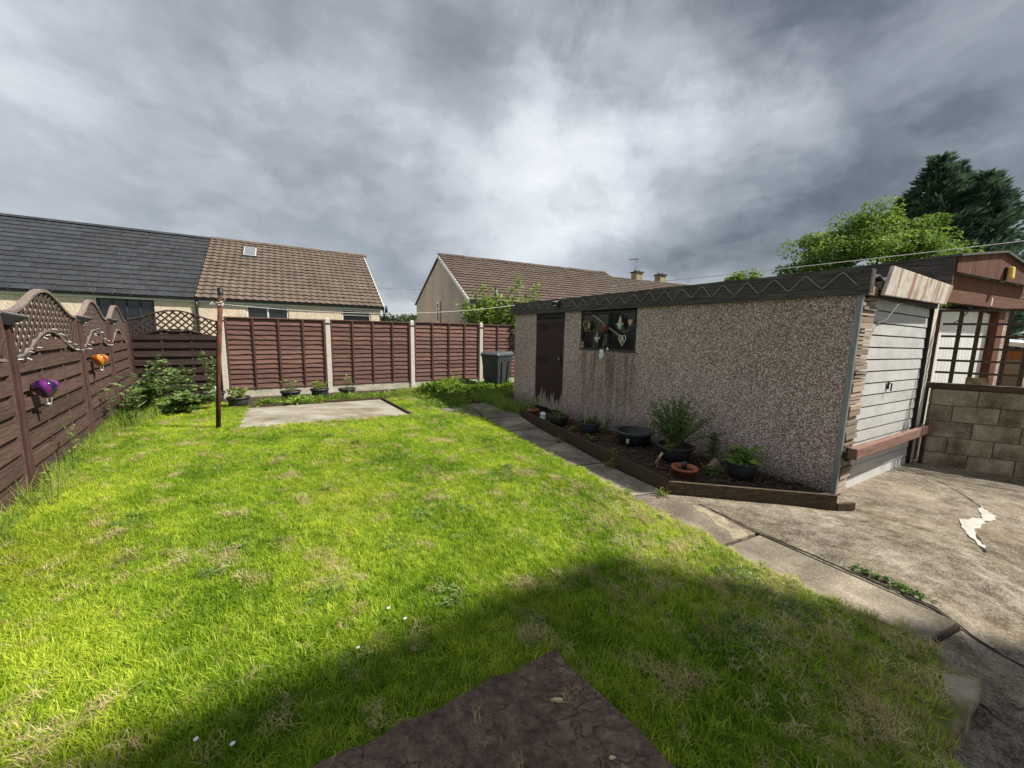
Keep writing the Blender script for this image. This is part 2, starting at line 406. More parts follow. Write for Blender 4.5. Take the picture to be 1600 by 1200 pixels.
colc = t.mix(t.math('MULTIPLY', t.remap(pit.outputs['Distance'], .24, .14), .6), colc, (.06, .048, .036))
t.put(b.inputs['Base Color'], colc); b.inputs['Roughness'].default_value = .93
b.inputs['Specular IOR Level'].default_value = .2
bump(t, b, fac, .9, .02)
M['drive'] = m

# lawn soil under the blades
M['turf'] = surf('turf_thatch', [(.3, (0.078, 0.098, 0.018)), (.5, (0.143, 0.176, 0.031)), (.75, (0.260, 0.240, 0.078))], 9, 7, .95, (1, 1, 1), 0, .9, .03)


def leafmat(name, c1, c2, c3, trans=.35, rough=.5, nscale=2., inst=True, patch=None):
    m, t, b, out = new_mat(name)
    g = t.n.new('ShaderNodeNewGeometry')
    n = t.noise(g.outputs['Position'], nscale, 4, .6).outputs[0]
    r = t.n.new('ShaderNodeObjectInfo').outputs['Random'] if inst else g.outputs['Random Per Island']
    fac = t.math('ADD', t.math('SUBTRACT', t.math('MULTIPLY', n, 1.25), .25), t.math('MULTIPLY', r, .42))
    col = t.ramp(fac, [(.3, c1), (.56, c2), (.85, c3)])
    if patch:
        pn = t.noise(g.outputs['Position'], patch[0], 5, .62).outputs[0]
        col = t.mix(t.math('MULTIPLY', t.remap(pn, patch[1], patch[2]), patch[3]), col, patch[4])
    t.put(b.inputs['Base Color'], col)
    b.inputs['Roughness'].default_value = rough
    b.inputs['Specular IOR Level'].default_value = .3
    tr = t.node('ShaderNodeBsdfTranslucent', {'Color': col})
    mx = t.node('ShaderNodeMixShader', {0: trans, 1: b.outputs[0], 2: tr.outputs[0]})
    t.l.new(mx.outputs[0], out.inputs[0])
    return m


M['grass'] = leafmat('lawn_grass_blade', (.105, .225, .012), (.285, .44, .022), (.58, .67, .07), .5, .4, 1.1, True, (.75, .50, .68, .5, (.40, .42, .04)))
M['straw'] = leafmat('dry_clipping', (0.276, 0.201, 0.098), (0.483, 0.380, 0.196), (0.690, 0.575, 0.333), .3, .8, 3.)
M['tall'] = leafmat('tall_grass_blade', (0.115, 0.209, 0.022), (0.203, 0.317, 0.038), (0.351, 0.419, 0.088), .42, .5, 1.4)
M['leaf_bush'] = leafmat('fresh_bush_leaf', (0.120, 0.198, 0.029), (0.216, 0.324, 0.048), (0.348, 0.444, 0.096), .4, .45, 2.5, False)
M['leaf_bramble'] = leafmat('bramble_leaf', (0.077, 0.147, 0.039), (0.140, 0.231, 0.063), (0.266, 0.350, 0.126), .35, .45, 3, False)
M['leaf_dark'] = leafmat('dark_shrub_leaf', (0.058, 0.111, 0.029), (0.111, 0.195, 0.047), (0.195, 0.286, 0.085), .3, .45, 4, False)
M['leaf_pot'] = leafmat('pot_plant_leaf', (0.077, 0.161, 0.028), (0.140, 0.252, 0.042), (0.280, 0.378, 0.084), .35, .45, 5, False)
M['leaf_tree'] = leafmat('sycamore_leaf', (0.078, 0.150, 0.023), (0.144, 0.239, 0.038), (0.239, 0.333, 0.064), .4, .6, .5, False)
M['leaf_conifer'] = leafmat('conifer_spray', (0.040, 0.075, 0.052), (0.069, 0.116, 0.074), (0.115, 0.175, 0.097), .2, .8, .6, False)
M['leaf_far'] = leafmat('far_wood_leaf', (0.036, 0.060, 0.026), (0.054, 0.084, 0.036), (0.084, 0.120, 0.048), .2, .7, .3, False)
M['leaf_weed'] = leafmat('weed_leaf', (0.078, 0.156, 0.018), (0.156, 0.260, 0.029), (0.286, 0.364, 0.052), .4, .5, 3, False)


# ------------------------------------------------------------ mesh helpers
class MB:
    def __init__(s):
        s.v = []; s.f = []

    def poly(s, pts, faces):
        k = len(s.v); s.v += [tuple(p) for p in pts]; s.f += [tuple(i+k for i in f) for f in faces]
        return s

    def hexa(s, p):
        return s.poly(p, [(0, 3, 2, 1), (4, 5, 6, 7), (0, 1, 5, 4), (1, 2, 6, 5), (2, 3, 7, 6), (3, 0, 4, 7)])

    def box(s, x0, x1, y0, y1, z0, z1):
        return s.hexa([(x0, y0, z0), (x1, y0, z0), (x1, y1, z0), (x0, y1, z0), (x0, y0, z1), (x1, y0, z1), (x1, y1, z1), (x0, y1, z1)])

    def bar(s, a, b, w, h, side=None):
        a, b = Vector(a), Vector(b); d = (b-a).normalized()
        sd = Vector(side) if side else (d.cross(Vector((0, 0, 1))) if abs(d.z) < .95 else Vector((1, 0, 0)))
        sd = (sd - d*sd.dot(d)).normalized(); u = sd.cross(d).normalized()
        x, y = sd*w/2, u*h/2
        return s.hexa([a-x-y, a+x-y, a+x+y, a-x+y, b-x-y, b+x-y, b+x+y, b-x+y])

    def tube(s, path, r, n=6, r2=None, caps=True):
        path = [Vector(p) for p in path]; k0 = len(s.v); m = len(path)
        prev = None
        for i, p in enumerate(path):
            d = (path[min(i+1, m-1)]-path[max(i-1, 0)]).normalized()
            a = prev if prev else (Vector((0, 0, 1)) if abs(d.z) < .9 else Vector((1, 0, 0)))
            a = (a-d*a.dot(d)).normalized(); prev = a; bb = d.cross(a)
            rr = r if r2 is None else r+(r2-r)*i/(m-1)
            for j in range(n):
                q = 2*math.pi*j/n
                s.v.append(tuple(p+a*rr*math.cos(q)+bb*rr*math.sin(q)))
        for i in range(m-1):
            for j in range(n):
                s.f.append((k0+i*n+j, k0+i*n+(j+1) % n, k0+(i+1)*n+(j+1) % n, k0+(i+1)*n+j))
        if caps:
            s.f.append(tuple(k0+j for j in range(n-1, -1, -1))); s.f.append(tuple(k0+(m-1)*n+j for j in range(n)))
        return s

    def lathe(s, prof, n=20, c=(0, 0, 0), sx=1, sy=1, closed=False):
        k = len(s.v)
        for r, z in prof:
            for j in range(n):
                q = 2*math.pi*j/n
                s.v.append((c[0]+r*sx*math.cos(q), c[1]+r*sy*math.sin(q), c[2]+z))
        for i in range(len(prof)-1):
            for j in range(n):
                s.f.append((k+i*n+j, k+i*n+(j+1) % n, k+(i+1)*n+(j+1) % n, k+(i+1)*n+j))
        if closed:
            s.f.append(tuple(k+j for j in range(n-1, -1, -1))); m = len(prof)-1
            s.f.append(tuple(k+m*n+j for j in range(n)))
        return s

    def prism(s, pts, z0, z1):
        """flat polygon given a bottom and a top; z may be numbers or functions of x, y"""
        n = len(pts)
        f0 = z0 if callable(z0) else (lambda x, y: z0)
        f1 = z1 if callable(z1) else (lambda x, y: z1)
        a = [(x, y, f0(x, y)) for x, y in pts]; b = [(x, y, f1(x, y)) for x, y in pts]
        fs = [tuple(range(n-1, -1, -1)), tuple(range(n, 2*n))]+[(i, (i+1) % n, n+(i+1) % n, n+i) for i in range(n)]
        return s.poly(a+b, fs)

    def leaf(s, p, d, L, w, nrm=None, fold=.25):
        p, d = Vector(p), Vector(d).normalized()
        nr = Vector(nrm) if nrm else Vector((random.uniform(-1, 1), random.uniform(-1, 1), random.uniform(.2, 1)))
        sd = d.cross(nr)
        sd = sd.normalized() if sd.length > 1e-4 else Vector((1, 0, 0))
        u = sd.cross(d).normalized()
        m = p+d*L*.45
        return s.poly([p, m+sd*w/2+u*w*fold, p+d*L, m-sd*w/2+u*w*fold, m-u*0], [(0, 1, 4), (1, 2, 4), (2, 3, 4), (3, 0, 4)])

    def build(s, name, mat, parent=None, smooth=False, loc=None, bevel=0, coll=True):
        me = bpy.data.meshes.new(name); me.from_pydata(s.v, [], s.f); me.update()
        if mat:
            me.materials.append(M[mat] if isinstance(mat, str) else mat)
        if smooth:
            me.polygons.foreach_set('use_smooth', [True]*len(me.polygons))
        o = bpy.data.objects.new(name, me)
        if loc is not None:
            o.location = loc
        if parent:
            o.parent = parent
        if coll:
            C.objects.link(o)
        if bevel:
            bv = o.modifiers.new('bevel', 'BEVEL'); bv.width = bevel; bv.segments = 2; bv.limit_method = 'ANGLE'
        return o


def tag(o, label=None, cat=None, group=None, kind=None):
    for k, v in (('label', label), ('category', cat), ('group', group), ('kind', kind)):
        if v:
            o[k] = v
    return o


def empty(name, loc=(0, 0, 0), rz=0, parent=None):
    o = bpy.data.objects.new(name, None); o.location = loc; o.rotation_euler = (0, 0, rz); o.empty_display_size = .2
    C.objects.link(o)
    if parent:
        o.parent = parent
    return o


def copy_mesh(src, loc, parent=None, rot=None, scale=None):
    o = src.copy(); C.objects.link(o); o.location = loc
    if parent:
        o.parent = parent
    if rot is not None:
        o.rotation_euler = rot
    if scale is not None:
        o.scale = scale
    return o


def copy_tree(o, parent=None):
    c = o.copy(); C.objects.link(c)
    if parent:
        c.parent = parent
    for ch in list(o.children):
        copy_tree(ch, c)
    return c


def rnd(a, b):
    return random.uniform(a, b)


# ------------------------------------------------------------ site frames
G0 = Vector((3.25, 3.58, 0))                       # near corner of the garage
GX = Vector((.847, .532, 0)); GY = Vector((-.532, .847, 0))
GRZ = math.atan2(.532, .847)
FA = Vector((-6.44, 8.46, 0))                      # near the first concrete post of the back fence
FU = Vector((.859, .511, 0)); FN = Vector((-.511, .859, 0))
FRZ = math.atan2(.511, .859)
K = Vector((-7.84, 7.63, 0))                       # corner of the two timber fences
L0 = Vector((-4.31, 3.11, 0)); LD = (K-L0).normalized()
LRZ = math.atan2(LD.y, LD.x)


def smooth(a, b, x):
    q = max(0, min(1, (x-a)/(b-a))); return q*q*(3-2*q)


def drive_z(x, y):
    z = -.052*max(0, x-2.65)
    q = -.51*(x-2.22)+.86*(y-1.55)
    return z-.11*smooth(.28, -.05, q)


# ------------------------------------------------------------ terrain and ground sheets
mb = MB()
nseg = 48
rings = [0, 14, 40, 120, 400, 1400]
for ri, r in enumerate(rings):
    for j in range(nseg):
        a = 2*math.pi*j/nseg
        z = -.4 if r <= 40 else -.4+mnoise.noise((r*.01*math.cos(a), r*.01*math.sin(a), 0))*r*.006
        mb.v.append((r*math.cos(a), r*math.sin(a), z))
for ri in range(len(rings)-1):
    for j in range(nseg):
        mb.f.append((ri*nseg+j, ri*nseg+(j+1) % nseg, (ri+1)*nseg+(j+1) % nseg, (ri+1)*nseg+j))
tag(mb.build('terrain', 'hedge_base'), kind='structure')

# soil of the yard
tag(MB().prism([(-3.2, -.6), (1.3, .93), (1.55, 2.6), (1.6, 3.5), (3.2, 3.5), (.2, 8.9), (.5, 12.6), (-8.2, 7.45), (-4.4, 2.8), (-3.3, 1.0)], -.39, -.035).build('garden_soil', 'soil'), kind='structure')

# lawn: one uneven sheet
LAWN = [(-3.55, -.3), (-2.2, -.95), (1.38, 1.05), (1.80, 1.32), (2.02, 1.55), (2.18, 1.72), (1.92, 2.05), (1.63, 2.42), (1.56, 2.7), (1.30, 3.15), (1.03, 3.66), (.62, 4.45), (.22, 5.25),
        (-.18, 6.05), (-.52, 6.72), (-1.02, 6.93), (-1.25, 7.02), (-1.70, 7.75), (-2.40, 8.80), (-2.90, 8.42), (-1.83, 6.83), (-3.0, 6.22), (-4.22, 5.60), (-4.6, 6.25), (-5.2, 7.25), (-6.3, 7.75), (-7.55, 7.35), (-6.8, 6.32), (-5.5, 4.66), (-4.36, 3.22), (-3.9, 2.55)]


def in_poly(x, y, P):
    c = False; j = len(P)-1
    for i in range(len(P)):
        xi, yi = P[i]; xj, yj = P[j]
        if (yi > y) != (yj > y) and x < (xj-xi)*(y-yi)/(yj-yi)+xi:
            c = not c
        j = i
    return c


def lawn_z(x, y):
    return .022+.016*mnoise.noise((x*1.1, y*1.1, 3))+.008*mnoise.noise((x*4, y*4, 9))


import bmesh
bm = bmesh.new()
vs = [bm.verts.new((x, y, 0)) for x, y in LAWN]
bm.faces.new(vs)
for k in range(-40, 44):                                   # cut into a fine grid
    for co, no in (((k*.2, 0, 0), (1, 0, 0)), ((0, k*.2, 0), (0, 1, 0))):
        bmesh.ops.bisect_plane(bm, geom=bm.verts[:]+bm.edges[:]+bm.faces[:], plane_co=co, plane_no=no)
for v_ in bm.verts:
    v_.co.z = lawn_z(v_.co.x, v_.co.y)
edge = [e for e in bm.edges if e.is_boundary]
ret = bmesh.ops.extrude_edge_only(bm, edges=edge)
for g_ in ret['geom']:
    if isinstance(g_, bmesh.types.BMVert):
        g_.co.z = -.2
me = bpy.data.meshes.new('lawn'); bm.to_mesh(me); bm.free(); me.materials.append(M['turf'])
lawn = bpy.data.objects.new('lawn', me); C.objects.link(lawn); tag(lawn, kind='structure')

# driveway: concrete falling away to the right
bm = bmesh.new()
DR = [(1.585, 3.525), (2.000, 2.828), (2.24, 2.40), (2.535, 1.895), (2.08, 1.70), (2.20, 1.57), (1.36, 1.06), (-2.2, -1.16), (-2.0, -3.5), (5.3, -1.2), (8.4, 2.6), (8.0, 4.6), (6.2, 5.6), (5.4, 6.2), (2.9, 4.6)]
bm.faces.new([bm.verts.new((x, y, 0)) for x, y in DR])
for k in range(-10, 42):
    for co, no in (((k*.2, 0, 0), (1, 0, 0)), ((0, k*.2, 0), (0, 1, 0))):
        bmesh.ops.bisect_plane(bm, geom=bm.verts[:]+bm.edges[:]+bm.faces[:], plane_co=co, plane_no=no)
for v_ in bm.verts:
    v_.co.z = drive_z(v_.co.x, v_.co.y)+.004*mnoise.noise((v_.co.x*2, v_.co.y*2, 1))
ret = bmesh.ops.extrude_edge_only(bm, edges=[e for e in bm.edges if e.is_boundary])
for g_ in ret['geom']:
    if isinstance(g_, bmesh.types.BMVert):
        g_.co.z = -.45
bmesh.ops.recalc_face_normals(bm, faces=bm.faces)
me = bpy.data.meshes.new('driveway'); bm.to_mesh(me); bm.free(); me.materials.append(M['drive'])
drive = bpy.data.objects.new('driveway', me); C.objects.link(drive); tag(drive, kind='structure')


def ribbon(path, w, dz=.004, jit=.3):
    """thin crooked strip lying on the drive"""
    mb = MB(); pts = []
    for i in range(len(path)-1):
        a, b_ = Vector(path[i]), Vector(path[i+1]); n_ = max(2, int((b_-a).length/.05))
        for q in range(n_):
            p = a.lerp(b_, q/n_); d = (b_-a).normalized(); p += Vector((-d.y, d.x))*rnd(-1, 1)*jit*w
            pts.append((p, d))
    pts.append((Vector(path[-1]), d))
    for p, d in pts:
        s_ = Vector((-d.y, d.x))*w*rnd(.35, 1)/2
        for q in (p-s_, p+s_):
            mb.v.append((q.x, q.y, drive_z(q.x, q.y)+dz+.003))
    for i in range(len(pts)-1):
        mb.f.append((2*i, 2*i+2, 2*i+3, 2*i+1))
    return mb


for pth, w in (([(1.78, 3.33), (2.01, 2.85), (2.27, 2.40), (2.40, 2.2)], .022), ([(2.40, 2.2), (2.55, 1.92), (2.75, 1.62), (2.95, 1.3)], .034),
               ([(3.25, 3.38), (3.5, 3.08), (3.72, 2.86), (3.9, 2.6)], .012), ([(3.80, 2.82), (3.97, 3.0)], .02), ([(4.75, 3.55), (4.95, 3.85), (5.2, 4.3), (5.25, 4.8)], .012)):
    ribbon(pth, w).build('crack', 'crack', drive)
# white repair mortar, ragged outline
wp = [(4.871, 3.687), (4.746, 3.54), (4.684, 3.432), (4.569, 3.327), (4.404, 3.273), (4.215, 3.162), (4.023, 3.048), (3.881, 2.923), (3.803, 2.809), (3.723, 2.736), (3.76, 2.807), (3.85, 2.941), (3.912, 3.034), (4.041, 3.156), (4.173, 3.288), (4.246, 3.278), (4.357, 3.331), (4.462, 3.347), (4.619, 3.495)]
wp2 = []
for i in range(len(wp)):
    a, b_ = Vector(wp[i]), Vector(wp[(i+1) % len(wp)])
    for q in (0, .33, .66):
        c_ = a.lerp(b_, q); wp2.append((c_.x+rnd(-.012, .012), c_.y+rnd(-.012, .012)))
wp = wp2[::-1]
MB().prism(wp, lambda x, y: drive_z(x, y)-.02, lambda x, y: drive_z(x, y)+.007).build('repair_patch', 'patch', drive)

# paved path: slabs between the lawn and the raised bed
path = MB().prism([(-.70, 6.45), (.12, 7.12), (1.6, 3.52), (2.02, 2.84), (2.53, 1.9), (2.1, 1.7), (1.5, 2.5), (1.0, 3.55)], -.3, -.022).build('path', 'soil')
tag(path, kind='structure')
J = [((-.48, 6.66), (.17, 6.99)), ((-.06, 5.86), (.46, 6.11)), ((.32, 5.06), (.80, 5.30)), ((.72, 4.28), (1.14, 4.44)), ((1.08, 3.46), (1.58, 3.60)), ((1.50, 2.58), (2.00, 2.82)), ((2.05, 1.70), (2.54, 1.90))]
for i in range(len(J)-1):
    (a0, a1), (b0, b1) = [tuple(Vector(p) for p in q) for q in J[i:i+2]]
    g = .014
    ax = (a1-a0).normalized(); dn = ((b0+b1)-(a0+a1)).normalized()
    q = [a0+ax*.0+dn*g, a1-ax*g+dn*g, b1-ax*g-dn*g, b0-dn*g]
    z = rnd(-.004, .006)
    tl = rnd(-.006, .006) if i < 3 else 0.
    mb = MB().prism([(p.x, p.y) for p in q], -.1, lambda x, y: z+tl*(x-1))
    o = mb.build('paving_slab', 'slab', path, bevel=.006)
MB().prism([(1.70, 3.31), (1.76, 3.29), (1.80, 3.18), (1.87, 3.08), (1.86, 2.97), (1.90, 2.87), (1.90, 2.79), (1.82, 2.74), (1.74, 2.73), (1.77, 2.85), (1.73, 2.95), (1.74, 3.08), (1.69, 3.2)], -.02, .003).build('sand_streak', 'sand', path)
# far flags by the lean weeds
for q in ([(-1.9, 7.6), (-1.05, 8.1), (-.75, 7.62), (-1.6, 7.12)], [(-1.02, 8.08), (-.3, 8.5), (.0, 8.0), (-.72, 7.6)], [(-.72, 7.56), (.02, 7.96), (.2, 7.05), (-.45, 6.72)], [(-1.58, 7.08), (-.78, 7.56), (-.52, 6.78), (-.9, 6.98)]):
    MB().prism(q, -.1, rnd(-.006, .006)).build('paving_slab', 'slab', path, bevel=.006)

# pale concrete pad with timber edging at the back
pad = MB().prism([(-4.22, 5.62), (-1.88, 6.82), (-2.98, 8.36), (-5.22, 7.10)], -.1, .02).build('concrete_pad', 'pad', bevel=.006)
tag(pad, kind='structure')
ribs = MB()
pe = empty('pad_edging', (-2.98, 8.38, 0)); tag(pe, 'low dark timber edging round the back of the pale concrete pad', 'edging')
for a, b_ in (((-1.86, 6.82), (-2.95, 8.38)), ((-2.99, 8.42), (-5.0, 7.28))):
    o = MB().bar(Vector((a[0], a[1], .01))-pe.location, Vector((b_[0], b_[1], .01))-pe.location, .03, .10).build('edging_board', 'bed_board', pe)

# kerb blocks at the near end of the lawn
kb = empty('lawn_kerb', (2.2, 1.53, -.12)); tag(kb, 'mossy concrete kerb blocks edging the near right lawn corner', 'kerb')
kd = Vector((-.86, -.51, 0)); kn = Vector((-.51, .86, 0))
for s0, s1, w0 in ((0, .36, .20), (.37, 1.05, .19), (1.06, 1.75, .2)):
    a = kd*s0; b_ = kd*s1
    bm = bmesh.new(); bmesh.ops.create_cube(bm, size=1)
    bmesh.ops.subdivide_edges(bm, edges=bm.edges[:], cuts=9, use_grid_fill=True)
    hk = .185+rnd(-.008, .008)
    for v_ in bm.verts:
        q = a+(b_-a)*(v_.co.x+.5)+kn*w0*(v_.co.y+.5)
        nn = Vector((mnoise.noise((q.x*9, q.y*9, v_.co.z*2)), mnoise.noise((q.x*9+5, q.y*9, v_.co.z*2)), mnoise.noise((q.x*8, q.y*8+9, v_.co.z))))
        rd = .014*(abs(v_.co.y) > .45 and v_.co.z > .45)
        v_.co = Vector((q.x, q.y, -.05+hk*(v_.co.z+.5)-rd))+nn*.008
    me = bpy.data.meshes.new('kerb_block'); bm.to_mesh(me); bm.free(); me.materials.append(M['moss'])
    me.polygons.foreach_set('use_smooth', [True]*len(me.polygons))
    o = bpy.data.objects.new('kerb_block', me); o.parent = kb; C.objects.link(o)

# rotten board in the foreground
b0 = Vector((.232, 1.60, 0))
q = [b0, b0+Vector((-.87, -.49, 0))*1.9, b0+Vector((-.87, -.49, 0))*1.9+Vector((.60, -.80, 0))*1.3, b0+Vector((.60, -.80, 0))*1.3]
bm = bmesh.new()
n_ = 36
gr = [[None]*(n_+1) for _ in range(n_+1)]
for i in range(n_+1):
    for j in range(n_+1):
        p = b0+Vector((-.87, -.49, 0))*1.9*i/n_+Vector((.60, -.80, 0))*1.3*j/n_
        e_ = (i in (0, n_)) or (j in (0, n_))
        p += Vector((mnoise.noise((p.x*9, p.y*9, 0)), mnoise.noise((p.x*9, p.y*9, 5)), 0))*(.022 if e_ else 0)
        z = .062+.009*mnoise.noise((p.x*5, p.y*5, 2))+.005*mnoise.noise((p.x*18, p.y*18, 4))
        gr[i][j] = bm.verts.new((p.x-b0.x, p.y-b0.y, z))
for i in range(n_):
    for j in range(n_):
        bm.faces.new((gr[i][j], gr[i+1][j], gr[i+1][j+1], gr[i][j+1]))
bmesh.ops.solidify(bm, geom=bm.faces[:], thickness=.03)
bmesh.ops.recalc_face_normals(bm, faces=bm.faces)
me = bpy.data.meshes.new('wooden_board'); bm.to_mesh(me); bm.free(); me.materials.append(M['bitumen'])
o = bpy.data.objects.new('wooden_board', me); o.location = (b0.x, b0.y, .0); C.objects.link(o)
tag(o, 'rotten dark brown timber board lying flat on the near lawn', 'board')
for (x, y, L, w, a) in ((-.02, -.25, .05, .012, .1), (.15, -.46, .016, .012, 1.)):
    MB().prism([(x+L*.5*math.cos(k*1.05)+.006*rnd(-1, 1), y+w*.5*math.sin(k*1.05)+.2*(L*.5*math.cos(k*1.05))*math.sin(a)) for k in range(6)], .058, .071).build('wood_chip', 'cream_paint', o)

# ------------------------------------------------------------ raised bed beside the garage
tag(MB().prism([(.24, 7.06), (.62, 7.30), (3.2, 3.58), (3.04, 3.34), (1.66, 3.62)], -.1, .035).build('bed_soil', 'soil'), kind='structure')
be = empty('bed_edging', (1.59, 3.57, 0)); tag(be, 'dark timber boards edging the raised bed below the garage wall', 'edging')
for a, b_, h in (((.19, 7.02), (1.585, 3.60), .15), ((1.575, 3.565), (3.02, 3.30), .15), ((3.03, 3.30), (3.22, 3.33), .07)):
    MB().bar(Vector((a[0], a[1], h/2-.02))-be.location, Vector((b_[0], b_[1], h/2-.02))-be.location, .032, h).build('edging_board', 'bed_board', be, bevel=.003)
ch = MB()
for i in range(2600):
    q = random.random(); s_ = random.random()**.8
    a = Vector((.30, 6.95)).lerp(Vector((1.68, 3.66)), q); b_ = Vector((.62, 7.2)).lerp(Vector((3.2, 3.62)), q)
    p = a.lerp(b_, s_); L = rnd(.02, .07)
    a_ = rnd(0, 6.3); d = Vector((math.cos(a_), math.sin(a_), rnd(-.25, .35)))
    c0 = Vector((p.x, p.y, .042+rnd(0, .018)))
    ch.bar(c0-d*L/2, c0+d*L/2, rnd(.008, .022), .005)
ch_o = ch.build('bark_chips', 'bark'); tag(ch_o, kind='stuff')

# ------------------------------------------------------------ garage
gar = empty('garage', G0, GRZ)
tag(gar, 'pebbledashed concrete garage with black fascia, brown side door and grey metal door', 'garage')
WL, WW = 6.02, 3.05
H0 = 2.02
DY0, DY1 = 4.27, 5.19        # side door
WY0, WY1 = 2.58, 3.82        # window
WZ0, WZ1 = 1.31, 1.985
T = .06
w_ = MB()
w_.box(0, T, 0, WY0, -.3, H0)
w_.box(0, T, WY0, WY1, -.3, WZ0)
w_.box(0, T, WY1, DY0, -.3, H0)
w_.box(0, T, DY1, WL, -.3, H0)
w_.build('wall', 'aggregate', gar)
MB().box(T, WW-.02, WL-.06, WL, -.3, 2.06).build('back_wall', 'aggregate', gar)
MB().box(WW-.06, WW, .05, WL-.06, -.4, 2.1).build('far_wall', 'aggregate', gar)
MB().box(.07, WW-.07, .1, WL-.07, -.35, -.2).build('floor', 'soil', gar)
# roof: corrugated sheet
rf = MB(); nx = 44
for i in range(nx+1):
    x = -.03+(WW+.1)*i/nx
    for y in (-.02, WL+.1):
        rf.v.append((x, y, 2.165+.02*math.sin(i*math.pi/2)+.02*x/WW))
for i in range(nx):
    rf.f.append((2*i, 2*i+2, 2*i+3, 2*i+1))
ro = rf.build('roof', 'plain_roof', gar); sm = ro.modifiers.new('thick', 'SOLIDIFY'); sm.thickness = .012
# black fascia board with rotten near end
fa = MB(); ny = 60
prof = []
for i in range(ny+1):
    y = -.06+(WL+.2)*i/ny
    zt = 2.225+.010*mnoise.noise((y*1.7, 0, 0))+.004*mnoise.noise((y*9, 0, 0)); zb = 1.975+.006*mnoise.noise((y*2.3, 5, 0))
    if i == 0:
        zt -= .03
    fa.v += [(-.045, y, zb), (-.012, y, zb), (-.012, y, zt), (-.045, y, zt)]
for i in range(ny):
    for j in range(4):
        fa.f.append((4*i+j, 4*i+(j+1) % 4, 4*i+4+(j+1) % 4, 4*i+4+j))
fa.f += [(3, 2, 1, 0), (4*ny, 4*ny+1, 4*ny+2, 4*ny+3)]
fa.build('fascia', 'fascia', gar)
MB().box(-.05, .06, -.06, .03, 1.99, 2.2).build('fascia_end', 'fascia', gar)
MB().box(-.006, .045, -.008, .035, -.02, 1.985).build('corner_trim', 'galv', gar, bevel=.004)
# stacked timber packing between corner and door
mbp = MB().box(0, 1, 0, .09, 0, 1)
z = 0.0; src = None
while z < 1.95:
    h = rnd(.03, .068)
    x0 = .05; x1 = .30+.12*z/1.95+rnd(-.012, .012)
    h = min(h, 1.96-z)
    if src is None:
        src = MB().box(0, 1, 0, 1, 0, 1).build('plank', 'old_timber', gar); o = src
    else:
        o = src.copy(); C.objects.link(o)
    o.location = (x0, rnd(-.022, .006), z); o.scale = (x1-x0, .07, h-rnd(.006, .014)); o.rotation_euler = (0, rnd(-.015, .015), 0)
    z += h
MB().box(.06, .30, .03, .08, -.1, 1.96).build('packing_back', 'bed_board', gar)
# up-and-over door: horizontal pressed slats
gd = empty('garage_door', (0, .05, 0), 0, gar)
gd['label'] = 'chalky grey metal up and over door'
zb0, zt0 = -.06, 1.99
nsl = 16
def dx0(z): return .27+.14*z/1.9
def dx1(z): return 2.76+.0*z
MB().hexa([(dx0(-.1), .03, -.2), (2.78, .03, -.2), (2.78, .05, -.2), (dx0(-.1), .05, -.2), (dx0(2), .03, 2), (2.78, .03, 2), (2.78, .05, 2), (dx0(2), .05, 2)]).build('backing', 'iron', gd)
for i in range(nsl):
    za = zb0+(zt0-zb0)*i/nsl+.012; zc = zb0+(zt0-zb0)*(i+1)/nsl
    a0, a1, c0, c1 = dx0(za)+.02, dx1(za), dx0(zc)+.02, dx1(zc)
    dzr = -.052
    def zz(z, x): return z+(dzr*(x-.3)*max(0, 1-z/1.9))
    P_ = []
    for (y, z_) in ((-.004, za), (.014, za+.02), (.006, zc-.012), (-.006, zc)):
        pass
    MB().hexa([(a0, .002, zz(za, a0)), (a1, .002, zz(za, a1)), (a1, .028, zz(za, a1)), (a0, .028, zz(za, a0)),
               (c0, .010, zz(zc, c0)), (c1, .010, zz(zc, c1)), (c1, .028, zz(zc, c1)), (c0, .028, zz(zc, c0))]).build('slat', 'metal_door', gd, bevel=.003)
hd = MB().box(1.385, 1.425, -.012, 0, .99, 1.08).tube([(1.405, -.012, 1.06), (1.405, -.035, 1.06), (1.395, -.035, .97)], .007, 8)
hd.build('handle', 'iron', gd)
MB().box(2.775, 2.80, .02, .06, -.2, 2.0).build('door_frame', 'iron', gar)
MB().box(.30, 2.8, -.005, .06, 1.985, 2.05).build('lintel', 'fascia', gar)
# right pillar
MB().box(2.805, 3.05, .03, .2, -.4, 2.08).build('pillar', 'concrete_post', gar)
MB().box(2.84, 2.90, -.03, -.022, -.25, .42).build('timber_stub', 'old_timber', gar)
MB().box(2.97, 3.05, -.06, -.022, -.4, .40).build('timber_prop', 'bed_board', gar)
# canopy board, slightly twisted
cb = MB().hexa([(.28, -.085, 1.985), (2.80, -.075, 2.035), (2.80, -.045, 2.035), (.28, -.055, 1.985), (.33, -.115, 2.255), (2.83, -.105, 2.275), (2.83, -.075, 2.275), (.33, -.085, 2.255)])
cb.build('canopy_board', 'canopy', gar, bevel=.004)
MB().box(.34, 2.78, -.04, .04, 2.055, 2.12).build('canopy_packer', 'old_timber', gar)
MB().box(.08, .30, -.03, .05, 1.98, 2.06).build('rotten_end', 'old_timber', gar)
# fallen rail across the door
rl = MB().hexa([(.03, -.12, .40), (3.12, -.10, .29), (3.12, -.05, .29), (.03, -.05, .40), (.02, -.12, .51), (3.11, -.10, .40), (3.11, -.05, .40), (.02, -.05, .51)])
rl.build('cross_rail', 'red_rail', gar, bevel=.005)
MB().box(.06, .14, -.048, -.02, .36, .50).build('rail_bracket', 'bed_board', gar)
MB().tube([(.45, -.02, 1.72), (.62, -.04, 1.76), (.9, -.05, 1.93), (1.2, -.05, 1.97), (1.5, -.05, 1.96)], .006, 6).build('pull_cable', 'wire', gar)

